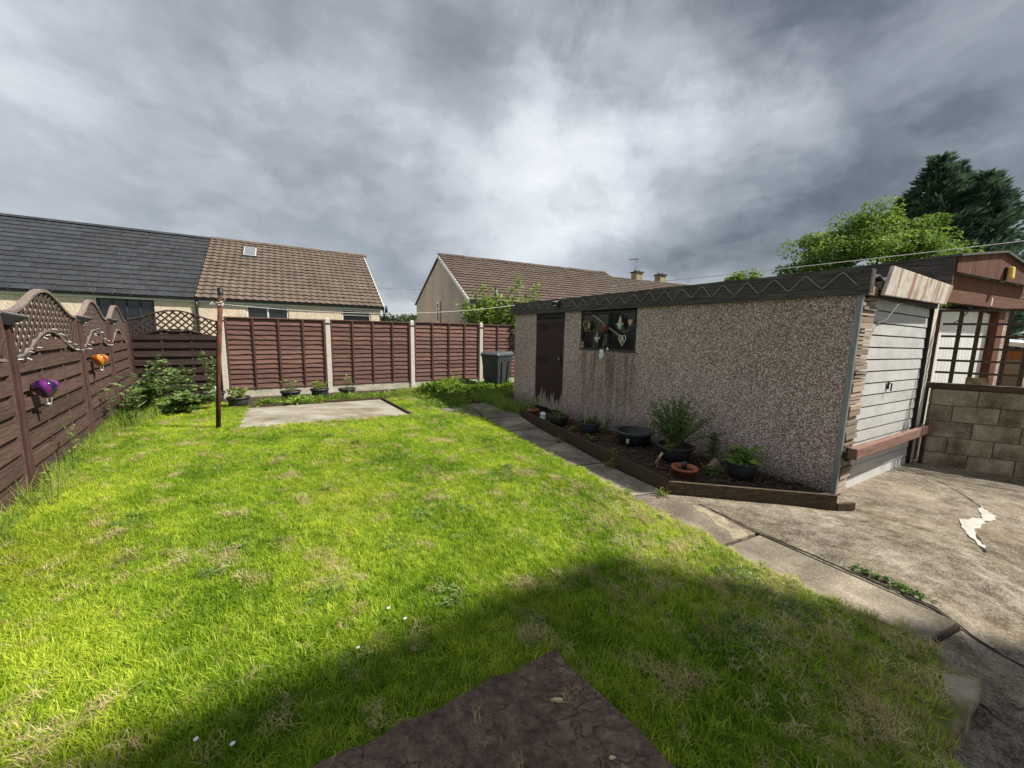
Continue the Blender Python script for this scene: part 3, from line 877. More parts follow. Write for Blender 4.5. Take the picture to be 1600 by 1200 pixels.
# side door
sd = empty('side_door', (.015, DY0, 0), 0, gar); sd['label'] = 'dark brown boarded door with bare worn foot'
nb = 8; bw = (DY1-DY0)/nb
for i in range(nb):
    MB().box(0, .022, i*bw+.003, (i+1)*bw-.003, .05+rnd(-.008, .004), 1.86).build('board', 'door_wood', sd, bevel=.003)
MB().box(-.018, -.001, .02, DY1-DY0-.02, 1.76, 1.855).build('top_rail', 'door_wood', sd)
MB().box(.023, .04, 0, DY1-DY0, .05, 1.86).build('door_back', 'iron', sd)
for z in (1.72, 1.05):
    MB().bar((-.024, DY1-DY0-.03, z), (-.024, DY1-DY0-.36, z-.03), .05, .006, (0, 0, 1)).build('hinge', 'iron', sd)
MB().lathe([(.0, 0), (.022, .004), (.026, .02), (.018, .035), (0, .04)], 12).build('knob', 'galv', sd, True, loc=(-.02, .11, 1.08)).rotation_euler = (0, -math.pi/2, 0)
MB().box(-.012, -.001, .075, .135, .98, 1.16).build('lock_plate', 'iron', sd)
MB().box(.0, .05, DY0-.0, DY1, 1.868, H0-.04).build('door_head', 'black', gar)
MB().box(-.005, .06, DY0, DY1, -.1, .045).build('door_sill', 'iron', gar)

# window: frame, panes, mesh
wn_ = empty('window', (0, WY0, WZ0), 0, gar); WWI = WY1-WY0; WHI = WZ1-WZ0
fr = MB()
for a in ((0, .04), (WWI-.035, WWI), (WWI*.46, WWI*.46+.03)):
    fr.box(.012, .05, a[0], a[1], 0, WHI)
fr.box(.01, .05, 0, WWI, 0, .03); fr.box(.012, .049, 0, WWI, WHI-.07, WHI-.04)
fr.build('frame', 'gutter', wn_)
MB().box(-.008, .03, -.02, WWI+.02, -.02, .012).build('sill', 'fascia', wn_)
MB().box(.04, .045, .03, WWI*.46, .03, WHI-.05).build('pane', 'glass', wn_)
MB().box(.04, .045, WWI*.46+.03, WWI-.03, .03, WHI-.05).build('pane', 'glass', wn_)
MB().box(.032, .038, WWI*.46+.04, WWI-.045, .30, WHI-.08).build('curtain', 'curtain', wn_)
MB().box(.03, .036, WWI*.72, WWI*.72+.05, .03, .30).build('pot_stick', 'curtain', wn_)
gm = MB()
k = 0
for i in range(1, 36):
    y = WWI*i/36; gm.bar((-.004, y, .0), (-.004, y, WHI-.01), .003, .003)
for i in range(1, 20):
    z = WHI*i/20; gm.bar((-.0075, 0, z), (-.0075, WWI, z), .003, .003)
gm.build('wire_mesh', 'wire', wn_)
MB().bar((-.02, WWI*.74, WHI-.09), (-.02, WWI*.22, .22), .022, .008, (0, 0, 1)).build('stay_bar', 'galv', wn_)

# wavy cable pinned along the fascia
zc = MB(); pts = []
ys = []
y = .02; up_ = True
yy = []
while y < 5.95:
    yy.append(y); y += rnd(.125, .15)
for i, y in enumerate(yy):
    z = 2.175+rnd(-.006, .01) if i % 2 else 2.055+rnd(-.01, .008)
    pts.append((y, z))
fin = []
for i in range(len(pts)-1):
    for q in range(7):
        s_ = q/7; e_ = (1-math.cos(math.pi*s_))/2
        e_ = .45*e_+.55*s_
        fin.append(Vector((-.056, pts[i][0]+(pts[i+1][0]-pts[i][0])*s_, pts[i][1]+(pts[i+1][1]-pts[i][1])*e_)))
o = MB().tube(fin, .005, 5).build('cable', 'cable', smooth=True, loc=G0)
o.rotation_euler = (0, 0, GRZ)
tag(o, 'grey cable pinned in a zigzag along the black garage fascia', 'cable')


def gpt(x, y, z):
    return G0+GX*x+GY*y+Vector((0, 0, z))


def solar_light(loc, rz, label):
    e = empty('solar_light', loc, rz)
    tag(e, label, 'lamp', 'small solar lights on fences and garage')
    MB().hexa([(-.05, -.0, -.06), (.05, 0, -.06), (.05, .05, -.06), (-.05, .05, -.06), (-.055, -.09, .015), (.055, -.09, .015), (.055, .05, .05), (-.055, .05, .05)]).build('body', 'gutter', e, bevel=.004)
    MB().hexa([(-.045, -.086, .020), (.045, -.086, .020), (.045, .035, .053), (-.045, .035, .053), (-.045, -.086, .026), (.045, -.086, .026), (.045, .035, .059), (-.045, .035, .059)]).build('solar_panel', 'galv', e)
    MB().box(-.035, .035, -.045, -.02, -.045, -.035).build('lens', 'plastic_white', e)
    return e


solar_light(gpt(-.09, 4.42, 2.14), GRZ-math.pi/2, 'small square solar light on the garage fascia above the brown door')

# hanging ornaments on the window
def hang(name, label, y, z, x=-.03, cat='ornament'):
    e = empty(name, gpt(x, y, z), GRZ); tag(e, label, cat, 'ornaments hung on the garage window'); return e


def heart_path(w, h):
    return [(0, w*.5*(16*math.sin(a)**3)/16, h*.5*(13*math.cos(a)-5*math.cos(2*a)-2*math.cos(3*a)-math.cos(4*a))/15) for a in [2*math.pi*i/24 for i in range(25)]]


e = hang('heart_ornament', 'tan wicker heart ring at the window edge nearest the door', 3.66, 1.73)
MB().tube(heart_path(.13, .17), .007, 6).build('ring', 'tan_wood', e)
e = hang('heart_ornament', 'white wire heart ring holding a small cream owl low in the window', 2.82, 1.49)
MB().tube(heart_path(.14, .17), .006, 6).build('ring', 'white_paint', e)
MB().lathe([(0, -.045), (.026, -.03), (.03, 0), (.024, .03), (.01, .04), (0, .042)], 12).build('owl', 'cream_paint', e, True)
e = hang('heart_ornament', 'small solid peach heart at the upper window corner nearest the drive', 2.68, 1.76)
hp = heart_path(.075, .11)[:-1]
MB().poly([(-.008, p[1], p[2]) for p in hp]+[(.008, p[1], p[2]) for p in hp], [tuple(range(24)), tuple(range(47, 23, -1))]+[(i, (i+1) % 24, 24+(i+1) % 24, 24+i) for i in range(24)]).build('heart', 'pink', e)
MB().tube([(0, 0, -.05), (0, 0, -.11)], .004, 5).build('tail', 'red_brown', e)


def gnome(label, y, z, hat, body, s=1.):
    e = hang('gnome_ornament', label, y, z)
    MB().lathe([(.035*s, 0), (.03*s, .03*s), (.018*s, .075*s), (.007*s, .12*s), (0, .135*s)], 12).build('hat', hat, e, True)
    MB().lathe([(.0, -.10*s), (.014*s, -.08*s), (.04*s, -.03*s), (.045*s, -.005*s), (.03*s, .004*s)], 12).build('beard', body, e, True)
    MB().lathe([(0, -.008), (.01, 0), (0, .01)], 8, (-.04*s, 0, -.002)).build('nose', 'pink', e, True)
    for q in (-1, 1):
        MB().lathe([(0, -.016), (.014, -.002), (.01, .012), (0, .016)], 8, (0, q*.055*s, -.005)).build('hand', body, e, True)


gnome('mint bearded gnome ornament with cream hat in the right window pane', 2.88, 1.74, 'cream_paint', 'mint')
gnome('white bearded gnome ornament with grey hat low in the window middle', 3.37, 1.51, 'galv', 'white_paint', .9)
e = hang('bird_ornament', 'black and cream penguin-like bird ornament in the left window pane', 3.52, 1.72)
MB().lathe([(0, -.09), (.03, -.07), (.042, -.01), (.03, .04), (0, .06)], 12, (0, 0, 0)).build('body', 'black', e, True)
MB().lathe([(0, -.07), (.024, -.05), (.028, -.01), (.018, .03), (0, .045)], 10, (-.02, .02, 0)).build('belly', 'cream_paint', e, True)
MB().lathe([(0, -.03), (.026, -.012), (.024, .015), (0, .034)], 10, (-.005, .005, .08)).build('head', 'red_brown', e, True)
e = hang('owl_ornament', 'dark red round owl ornament in the middle of the window', 3.18, 1.67)
MB().lathe([(0, -.09), (.035, -.075), (.06, -.02), (.055, .04), (.03, .07), (0, .075)], 14).build('body', 'red_brown', e, True)
for q in (-1, 1):
    MB().lathe([(0, -.012), (.012, 0), (0, .012)], 8, (-.05, q*.022, .035)).build('eye', 'cream_paint', e, True)
    MB().tube([(0, q*.02, -.09), (0, q*.022, -.28)], .005, 5).build('leg', 'galv', e)
e = hang('owl_ornament', 'white owl ornament hanging just below the window sill', 3.25, 1.24)
MB().lathe([(0, -.10), (.035, -.085), (.058, -.03), (.05, .03), (.036, .065), (0, .07)], 14, sx=.5).build('body', 'white_paint', e, True)
for q in (-1, 1):
    MB().lathe([(.014, 0), (.006, .025), (0, .035)], 8, (0, q*.03, .055)).build('ear', 'white_paint', e, True)
    MB().lathe([(0, -.01), (.01, 0), (0, .01)], 8, (-.026, q*.018, .02)).build('eye', 'galv', e, True)
MB().tube([(0, 0, .07), (0, -.03, .1), (0, -.03, .22)], .003, 5).build('string', 'rope', e)
e = hang('bell_ornament', 'small white bell beside the white owl below the window', 3.12, 1.335)
MB().lathe([(.022, -.02), (.02, 0), (.012, .018), (0, .024)], 10).build('bell', 'plastic_white', e, True)
e = hang('bear_ornament', 'small brown bear ornament at the lower window corner by the door', 3.72, 1.36)
MB().lathe([(0, -.05), (.035, -.04), (.04, -.01), (.025, .02), (0, .03)], 10).build('body', 'tan_wood', e, True)
MB().lathe([(0, -.028), (.026, -.012), (.026, .012), (0, .028)], 10, (0, 0, .05)).build('head', 'tan_wood', e, True)
for q in (-1, 1):
    MB().lathe([(0, -.01), (.01, 0), (0, .01)], 6, (0, q*.022, .078)).build('ear', 'tan_wood', e, True)

# ------------------------------------------------------------ back fence: lap panels between concrete posts
bf = empty('lap_fence', FA, FRZ)
tag(bf, 'red brown lap panel fence between pale concrete posts along the back', 'fence')
POST_T = [-.07, 2.06, 4.19, 6.33, 8.45]
post0 = None
for tt in POST_T:
    if post0 is None:
        mbp = MB()
        mbp.hexa([(-.055, -.06, -.3), (.055, -.06, -.3), (.055, .06, -.3), (-.055, .06, -.3), (-.05, -.055, 1.83), (.05, -.055, 1.83), (.05, .055, 1.83), (-.05, .055, 1.83)])
        mbp.hexa([(-.05, -.055, 1.83), (.05, -.055, 1.83), (.05, .055, 1.83), (-.05, .055, 1.83), (-.03, -.035, 1.865), (.03, -.035, 1.865), (.03, .035, 1.865), (-.03, .035, 1.865)])
        post0 = mbp.build('post', 'concrete_post', bf, bevel=.006); o = post0
        tie0 = MB().box(-.052, .052, -.064, -.058, 1.70, 1.73).build('tie', 'iron', post0)
    else:
        o = copy_tree(post0, bf)
    o.location = (tt, 0, 0)
for i in range(4):
    x0, x1 = POST_T[i]+.058, POST_T[i+1]-.058
    MB().box(x0, x1, -.022, .022, -.2, .16).build('gravel_board', 'gravel_board', bf, bevel=.004)
    Wp = x1-x0
    pn = empty('panel', (x0, 0, .165), 0, bf)
    zt = 1.64+rnd(-.012, .012)
    nsl = 14
    for s_ in range(nsl):
        za = .02+(zt-.06)*s_/nsl; h = (zt-.06)/nsl+.03
        mbs = MB(); n_ = 18
        ph = rnd(0, 50)
        for q in range(n_+1):
            x = .012+(Wp-.024)*q/n_
            wob = .018*mnoise.noise((x*2.4+ph, s_*3.1, 0))+.009*mnoise.noise((x*9+ph, s_, 4))
            yo = -.020; yi = .008
            mbs.v += [(x, yo-.008, za+wob), (x, yo+.004, za+wob), (x, yi+.004, za+h), (x, yi-.004, za+h)]
        for q in range(n_):
            for j in range(4):
                mbs.f.append((4*q+j, 4*q+4+j, 4*q+4+(j+1) % 4, 4*q+(j+1) % 4))
        mbs.f += [(0, 1, 2, 3), (4*n_+3, 4*n_+2, 4*n_+1, 4*n_)]
        mbs.build('slat', 'lap', pn)
    for q in range(5):
        x = [.02, Wp*.26, Wp*.51, Wp*.76, Wp-.02][q]
        MB().box(x-.019, x+.019, -.050, -.0285, 0, zt-.01).build('batten', 'lap_v', pn, bevel=.002)
    MB().box(-.005, Wp+.005, -.053, .02, zt-.01, zt+.018).build('top_rail', 'lap', pn, bevel=.003)
    MB().box(.0, Wp, -.04, .012, -.003, .022).build('bottom_rail', 'lap', pn, bevel=.003)

# ------------------------------------------------------------ woven fences with waved lattice tops
def woven_panel(parent, x0, x1, zb, low, upp, slat, cap, lat, nb, rail_w=.045, latm=None):
    """low(s), upp(s): heights of lower and upper rail for s in 0..1"""
    Wp = x1-x0
    pn = empty('panel', (x0, 0, 0), 0, parent)
    pitch = .178
    z = zb
    src = {}
    k = 0
    while z < max(low(.5), low(0))-.03:
        for (dz, h, y0, y1) in ((0, .112, -.022, -.010), (.095, .098, .008, .018)):
            za, zc = z+dz, z+dz+h
            # clip the top boards to the lower rail
            n_ = 16; seg = []
            for q in range(n_+1):
                s_ = q/n_; seg.append((s_, min(zc, low(s_)-.02)))
            run = [(s_, t_) for s_, t_ in seg if t_ > za+.02]
            if len(run) < 3:
                continue
            mbs = MB()
            if all(t_ >= zc-.001 for _, t_ in run):
                run = [run[0], run[-1]]
            for s_, t_ in run:
                x = .01+(Wp-.02)*s_
                mbs.v += [(x, y0, za), (x, y1, za), (x, y1, t_), (x, y0, t_)]
            m_ = len(run)
            for q in range(m_-1):
                for j in range(4):
                    mbs.f.append((4*q+j, 4*q+4+j, 4*q+4+(j+1) % 4, 4*q+(j+1) % 4))
            mbs.f += [(0, 1, 2, 3), (4*m_-1, 4*m_-2, 4*m_-3, 4*m_-4)]
            o = mbs.build('slat', slat, pn); o.rotation_euler = (0, rnd(-.004, .004), 0)
        z += pitch
    for q in range(1, nb+1):
        x = Wp*q/(nb+1)
        MB().box(x-.018, x+.018, -.0095, .0075, zb-.02, low(q/(nb+1))-.02).build('batten', slat, pn)
    for q in (0, 1):
        x = Wp*q
        MB().box(x+(0 if q == 0 else -.035), x+(.035 if q == 0 else 0), -.024, .02, zb-.03, upp(q)-.02).build('stile', slat, pn)

    def wave(fn, w, h, mat, nm):
        mbs = MB(); n_ = 32
        for q in range(n_+1):
            s_ = q/n_; x = Wp*s_; z_ = fn(s_)
            mbs.v += [(x, -w, z_-h), (x, w, z_-h), (x, w, z_), (x, -w, z_)]
        for q in range(n_):
            for j in range(4):
                mbs.f.append((4*q+j, 4*q+4+j, 4*q+4+(j+1) % 4, 4*q+(j+1) % 4))
        mbs.f += [(0, 1, 2, 3), (4*n_+3, 4*n_+2, 4*n_+1, 4*n_)]
        mbs.build(nm, mat, pn, bevel=.003)
    wave(upp, .029, .032, cap, 'cap_rail')
    wave(low, .021, .026, cap if latm is None else latm, 'lower_rail')
    # lattice: crossing strips clipped between the rails
    lt = MB(); stp = .098
    for sgn, yoff in ((1, -.008), (-1, .006)):
        c = -3.
        while c < 6:
            run = []
            n_ = 120
            for q in range(n_+1):
                x = Wp*q/n_; z_ = 1.2+sgn*(x-c)
                s_ = q/n_
                inside = low(s_)-.02 < z_ < upp(s_)-.02
                if inside:
                    run.append((x, z_))
                if (not inside or q == n_) and run:
                    if len(run) > 1:
                        a, b_ = run[0], run[-1]
                        lt.bar((a[0], yoff, a[1]), (b_[0], yoff, b_[1]), .030, .013, (sgn*-.7, 0, .7))
                    run = []
            c += stp*1.35
    o = lt.build('lattice', lat, pn); o['kind'] = 'stuff'
    return pn


def bell(a, pk):
    """dips at both posts, one round peak between"""
    def f(s):
        return a+(pk-a)*(0.5-0.5*math.cos(2*math.pi*s))**1.15
    return f


lf = empty('lattice_fence', L0, LRZ)
tag(lf, 'dark brown woven fence with wavy lattice top down the left side', 'fence')
LP = [-1.85, .22, 2.38, 4.1, 5.72]
p0_ = None
for tt in LP[1:]:
    if p0_ is None:
        p0_ = MB().box(-.042, .042, -.05, .05, -.3, 1.60).build('post', 'dark_post', lf, bevel=.006)
        MB().hexa([(-.05, -.058, 1.602), (.05, -.058, 1.602), (.05, .058, 1.602), (-.05, .058, 1.602), (-.03, -.035, 1.64), (.03, -.035, 1.64), (.03, .035, 1.64), (-.03, .035, 1.64)]).build('post_cap', 'dark_post', p0_)
        o = p0_
    else:
        o = copy_tree(p0_, lf)
    o.location = (tt, 0, 0)
for i in range(4):
    woven_panel(lf, LP[i]+.046, LP[i+1]-.046, .04, bell(1.25, 1.50), bell(1.67, 1.93), 'dark_slat', 'cap', 'lattice', 2)

cf = empty('lattice_fence', K, FRZ)
tag(cf, 'near black woven fence panel with arched lattice top in the far left corner', 'fence')
def arch(a, pk):
    def f(s):
        return a+(pk-a)*max(0, math.sin(math.pi*min(1, max(0, (s*1.0)))))**1.5
    return f
woven_panel(cf, .05, 1.50, .04, arch(1.37, 1.52), arch(1.71, 1.915), 'black_slat', 'black_slat', 'black_slat', 2)


def fl(x, y, z):
    """point on the left fence: along, out into the garden, up"""
    n_ = Vector((LD.y, -LD.x, 0))
    return L0+LD*x+n_*y+Vector((0, 0, z))


solar_light(fl(.20, .06, 1.60), LRZ, 'small black solar light on the nearest left fence post')
solar_light(fl(2.40, .06, 1.63), LRZ, 'small black solar light on the middle left fence post')
solar_light(fl(4.14, .06, 1.63), LRZ, 'small black solar light on the left fence post nearest the corner')


def balloon(x, z, mat, label, s=1., y=.115):
    e = empty('balloon_lantern', fl(x, y, z), .4)
    tag(e, label, 'lantern', 'glass balloon lanterns on the left fence')
    MB().lathe([(.03*s, -.095*s), (.05*s, -.07*s), (.085*s, -.02*s), (.10*s, .03*s), (.09*s, .07*s), (.055*s, .095*s), (.0, .105*s)], 24).build('balloon', mat, e, True)
    bk = MB().lathe([(.0, -.19*s), (.022*s, -.19*s), (.027*s, -.15*s), (.022*s, -.15*s)], 12).build('basket', 'galv', e, True)
    for q in range(4):
        a = q*math.pi/2+.4; st = MB()
        st.tube([(.03*s*math.cos(a), .03*s*math.sin(a), -.095*s), (.024*s*math.cos(a), .024*s*math.sin(a), -.15*s)], .002, 4)
        st.build('cord', 'rope', e)
    MB().tube([(0, 0, .10*s), (-.02, -.03, .14*s), (-.03, y*.9, .16*s)], .003, 5).build('hook', 'iron', e)


balloon(.55, .93, 'purple_glass', 'purple glass balloon lantern hanging on the left fence', .92)
balloon(2.76, 1.06, 'amber_glass', 'amber glass balloon lantern hanging further along the left fence', .86)

# string of tiny lights wound along the rails
sg = empty('string_lights', L0, LRZ)
tag(sg, 'string of tiny clear lights looped along the left fence rails', 'string lights')
cpts = []; bl = MB()
for i in range(2):
    xa, xb = LP[i+1]+.05 if i else LP[1]+.05, LP[i+2]-.05
    f_ = bell(1.25, 1.50)
    for q in range(26):
        s_ = q/25; x = xa+(xb-xa)*s_
        p = Vector((x, -.045+.012*math.sin(q*2.1), f_(s_)-.015+.02*math.sin(q*1.7)))
        cpts.append(p)
        if q % 2 == 0:
            d = Vector((rnd(-.6, .9), -1., rnd(-.9, .3))).normalized()
            bl.tube([p, p+d*.035], .0045, 5, .003)
MB().tube(cpts, .004, 5).build('cable', 'wire', sg)
o = bl.build('bulbs', 'led', sg); o['kind'] = 'stuff'

# ------------------------------------------------------------ washing pole and line
wpz = empty('washing_pole', (-4.51, 5.59, 0)); tag(wpz, 'rusty brown washing line pole standing in the lawn', 'pole')
MB().tube([(0, 0, -.2), (.11, 0, 1.03), (.225, -.0, 2.06)], .032, 14).build('pole', 'rust', wpz, True)
MB().lathe([(.036, 0), (.036, .10), (.0, .105)], 14, (.222, 0, 2.03)).build('pole_cap', 'iron', wpz, True)
rp = MB()
for z in (1.885, 1.90, 1.925):
    rp.tube([(0.205+.04*math.cos(a), 0+.04*math.sin(a), z+.012*math.sin(a*2+z*40)) for a in [i*math.pi/5 for i in range(11)]], .006, 5)
rp.tube([(.165, -.03, 1.90), (.095, -.06, 1.89), (.13, -.03, 1.93)], .005, 5).tube([(.245, -.03, 1.90), (.325, -.04, 1.98), (.275, -.02, 1.92)], .005, 5)
rp.build('rope_tie', 'rope', wpz, True)
a = Vector((-4.30, 5.59, 1.90)); b_ = gpt(.0, 5.95, 2.20)
wl = []
for i in range(31):
    s_ = i/30; p = a.lerp(b_, s_); p.z -= .16*4*s_*(1-s_); wl.append(p)
o = MB().tube([p-a for p in wl], .005, 5).build('washing_line', 'rope', smooth=True, loc=a); tag(o, 'thin pale washing line from the rusty pole to the garage roof', 'rope')

# ------------------------------------------------------------ wheelie bin
bn = empty('wheelie_bin', (-.42, 10.2, -.02), R(-36)); tag(bn, 'dark grey wheelie bin behind the far garage corner', 'bin')
MB().hexa([(-.22, -.25, .06), (.22, -.25, .06), (.22, .22, .06), (-.22, .22, .06), (-.29, -.33, .98), (.29, -.33, .98), (.29, .33, .98), (-.29, .33, .98)]).build('body', 'bin', bn, bevel=.025)
MB().box(-.305, .305, -.345, .345, .965, 1.0).build('rim', 'bin', bn, bevel=.01)
lidm = MB()
lidm.hexa([(-.315, -.37, 1.002), (.315, -.37, 1.002), (.315, .36, 1.002), (-.315, .36, 1.002), (-.27, -.31, 1.075), (.27, -.31, 1.075), (.28, .35, 1.09), (-.28, .35, 1.09)])
lidm.build('lid', 'lid', bn, bevel=.02)
MB().tube([(-.24, .38, 1.02), (-.24, .43, 1.03), (.24, .43, 1.03), (.24, .38, 1.02)], .016, 8).build('handle', 'bin', bn, True)
for q in (-1, 1):
    o = MB().lathe([(.0, -.025), (.1, -.025), (.1, .025), (0, .025)], 18).build('wheel', 'rubber', bn, True, loc=(q*.26, .2, .1)); o.rotation_euler = (0, math.pi/2, 0)
pnl = MB().hexa([(-.14, -.272, .2), (.14, -.272, .2), (.14, -.25, .2), (-.14, -.25, .2), (-.17, -.326, .8), (.17, -.326, .8), (.17, -.3, .8), (-.17, -.3, .8)]).build('front_panel', 'bin', bn, bevel=.01)
for (c0, c1) in (((.245, -.12, .2), (.282, -.15, .85)), ((.245, .1, .2), (.282, .14, .85))):
    MB().bar(c0, c1, .05, .02).build('side_rib', 'bin', bn, bevel=.006)

# ------------------------------------------------------------ pots and plants
def pot(loc, r, h, label, mat='pot', group='plant pots', name='plant_pot', cat='plant pot', tilt=0):
    e = empty(name, loc, rnd(0, 6)); tag(e, label, cat, group)
    e.rotation_euler = (tilt, 0, rnd(0, 6))
    MB().lathe([(0, 0), (r*.74, 0), (r*.94, h*.84), (r*.93, h*.86)], 24).build('body', mat, e, True)
    MB().lathe([(r*.93, h*.85), (r*1.03, h*.85), (r*1.05, h), (r*.95, h), (r*.92, h*.9)], 24).build('rim', mat, e, True)
    MB().lathe([(0, h*.88), (r*.5, h*.9), (r*.935, h*.87)], 20).build('compost', 'soil', e, True)
    return e


def plant(loc, label, h, rad, n, L, w, mat, stems=5, upw=.8, name='plant', cat='plant', group=None, spire=False, droop=.0):
    e = empty(name, loc); tag(e, label, cat, group)
    st = MB(); lv = MB()
    for i in range(stems):
        a = rnd(0, 6.28); rr = rad*math.sqrt(random.random())*(.25 if spire else 1)
        top = Vector((rr*math.cos(a), rr*math.sin(a), h*rnd(.6, 1.)))
        base = Vector((top.x*.25, top.y*.25, -.02))
        mid = base.lerp(top, .5)+Vector((rnd(-.05, .05)*h, rnd(-.05, .05)*h, .08*h))
        st.tube([base, mid, top], max(.003, h*.006), 5, max(.002, h*.003))
        for q in range(max(1, n//stems)):
            s_ = rnd(.12, 1.02)
            p = (base.lerp(mid, s_*2) if s_ < .5 else mid.lerp(top, s_*2-1))
            ang = rnd(0, 6.28)
            d = Vector((math.cos(ang), math.sin(ang), rnd(-.3, upw)-droop))
            p += Vector((rnd(-1, 1), rnd(-1, 1), rnd(-1, 1)))*L*.3
            lv.leaf(p, d, L*rnd(.6, 1.2), w*rnd(.7, 1.2))
    st.build('stems', 'stem', e)
    lv.build('leaves', mat, e)
    return e


BZ = .04
pot((.80, 6.16, BZ), .17, .17, 'black plastic pot nearest the brown garage door in the bed', group='black plastic pots in the raised bed')
plant((.80, 6.16, BZ+.15), 'low seedlings in the black pot nearest the garage door', .14, .13, 46, .06, .03, 'leaf_pot', 9)
pot((1.22, 5.70, BZ), .16, .17, 'black plastic pot with a white stick, second from the garage door', group='black plastic pots in the raised bed')
plant((1.22, 5.70, BZ+.15), 'low leafy plant in the pot with the white stick', .13, .12, 46, .06, .03, 'leaf_pot', 9)
o = MB().lathe([(.007, 0), (.007, .26), (.012, .265), (.012, .29), (0, .3)], 8).build('plant_marker', 'cream_paint', smooth=True, loc=(1.15, 5.72, BZ+.14)); tag(o, 'thin pale stick standing in the second black pot', 'marker')
plant((1.42, 5.62, BZ), 'small wispy green plant beside the second black pot against the wall', .26, .10, 120, .05, .018, 'leaf_dark', 7)
# wide shallow tub
tb = empty('tub', (1.74, 5.16, BZ)); tag(tb, 'wide shallow empty black tub in the middle of the bed', 'tub')
MB().lathe([(0, 0), (.20, 0), (.245, .17), (.25, .19), (.235, .19), (.228, .17), (.18, .05), (0, .05)], 28).build('body', 'pot', tb, True)
MB().lathe([(.252, .16), (.262, .165), (.262, .19), (.235, .196)], 28).build('rim', 'pot', tb, True)
MB().box(-.17, -.135, -.215, -.205, .06, .12).build('tag', 'cream_paint', tb)
# big pot with shrub
pot((2.02, 4.46, BZ), .21, .20, 'large black pot holding the bushy shrub against the wall', group='black plastic pots in the raised bed')
e = empty('shrub', (2.02, 4.46, BZ+.16)); tag(e, 'bushy dark green shrub in the large black pot', 'shrub')
st = MB(); lv = MB()
for i in range(90):
    a = rnd(0, 6.28); el = rnd(.25, 1.45)
    L = rnd(.36, .62)
    tip = Vector((math.cos(a)*math.cos(el)*L*.92, math.sin(a)*math.cos(el)*L*.92, .05+math.sin(el)*L*1.08))
    mid = tip*.5+Vector((0, 0, .03))
    st.tube([(0, 0, 0), mid, tip], .004, 4, .002)
    for q in range(20):
        s_ = rnd(.25, 1.04); p = mid*(s_*2) if s_ < .5 else mid.lerp(tip, s_*2-1)
        ang = rnd(0, 6.28)
        d = (tip.normalized()*.5+Vector((math.cos(ang), math.sin(ang), rnd(-.3, .8)))*.8)
        lv.leaf(p+Vector((rnd(-1, 1), rnd(-1, 1), rnd(-1, 1)))*.014, d, rnd(.035, .062), rnd(.012, .021))
st.build('stems', 'stem', e); lv.build('leaves', 'leaf_dark', e)
plant((1.90, 4.32, BZ+.19), 'pale grassy tuft at the front of the large pot', .10, .07, 26, .10, .016, 'leaf_weed', 6)
# terracotta bowl
tp = empty('plant_pot', (1.90, 3.93, BZ)); tag(tp, 'terracotta bowl with clear cup, at the front of the raised bed', 'plant pot')
MB().lathe([(0, 0), (.095, 0), (.125, .085), (.135, .085), (.138, .11), (.12, .11), (.112, .07), (0, .06)], 26).build('body', 'terracotta', tp, True)
MB().lathe([(0, .062), (.05, .075), (.112, .07)], 18).build('compost', 'soil', tp, True)
o = MB().lathe([(0, 0), (.02, 0), (.032, .075), (.03, .075), (.018, .006)], 16).build('cup', 'glass', smooth=True, loc=(1.91, 3.96, BZ+.075)); tag(o, 'small clear plastic cup standing in the terracotta bowl', 'cup')
# tall thin plant and snail ornament
plant((2.44, 4.38, BZ), 'tall narrow leafy plant near the wall behind the snail ornament', .42, .08, 130, .09, .022, 'leaf_dark', 4, .6, spire=True)
e = empty('snail_ornament', (2.38, 4.20, BZ)); tag(e, 'pale striped snail ornament beside the tall narrow plant', 'ornament')
MB().lathe([(0, 0), (.06, .01), (.065, .04), (.05, .08), (.028, .11), (0, .125)], 16).build('shell', 'tan_wood', e, True)
MB().tube([(-.02, .0, .03), (-.07, -.02, .05), (-.11, -.03, .03)], .018, 8, .01).build('body', 'cream_paint', e, True)
# last pot
pot((2.50, 3.90, BZ), .155, .20, 'black pot with broad leafed plant nearest the garage corner', group='black plastic pots in the raised bed')
plant((2.50, 3.90, BZ+.18), 'broad leafed plant spilling over the pot nearest the garage corner', .14, .17, 74, .15, .05, 'leaf_pot', 9, .35, droop=.05)
plant((2.25, 3.95, BZ), 'low weedy growth between the terracotta bowl and the last pot', .14, .14, 90, .06, .022, 'leaf_dark', 9)
for px_, py_, sc, wlab in ((1.12, 5.25, .12, 'green weed in the bark in front of the wide black tub'), (1.33, 4.65, .08, 'small green weed in the bark left of the large shrub pot'), (.95, 5.75, .09, 'small green weed in the bark between the first two black pots')):
    plant((px_, py_, BZ), wlab, sc, sc*.8, 26, .06, .018, 'leaf_weed', 5, group='weeds in the raised bed')
# things near the door
tp2 = empty('plant_pot', (.40, 6.86, BZ)); tag(tp2, 'small terracotta pot at the far end of the raised bed', 'plant pot')
MB().lathe([(0, 0), (.075, 0), (.10, .10), (.108, .10), (.11, .13), (.096, .13), (.09, .09), (0, .09)], 20).build('body', 'terracotta', tp2, True)
plant((.40, 6.86, BZ+.09), 'leggy green plant in the small terracotta pot', .28, .12, 90, .06, .02, 'leaf_weed', 8)
e = empty('owl_figure', (.56, 6.5, BZ)); tag(e, 'small white and blue owl figure at the far end of the bed', 'ornament')
MB().lathe([(0, 0), (.05, .005), (.055, .04), (.05, .075), (.04, .08)], 16).build('body', 'mint', e, True)
MB().lathe([(.04, .08), (.056, .095), (.05, .13), (.02, .145), (0, .146)], 16).build('head', 'white_paint', e, True)
for q in (-1, 1):
    MB().lathe([(0, -.008), (.011, 0), (0, .008)], 8, (-.02+q*.02, -.05, .115)).build('eye', 'black', e, True)
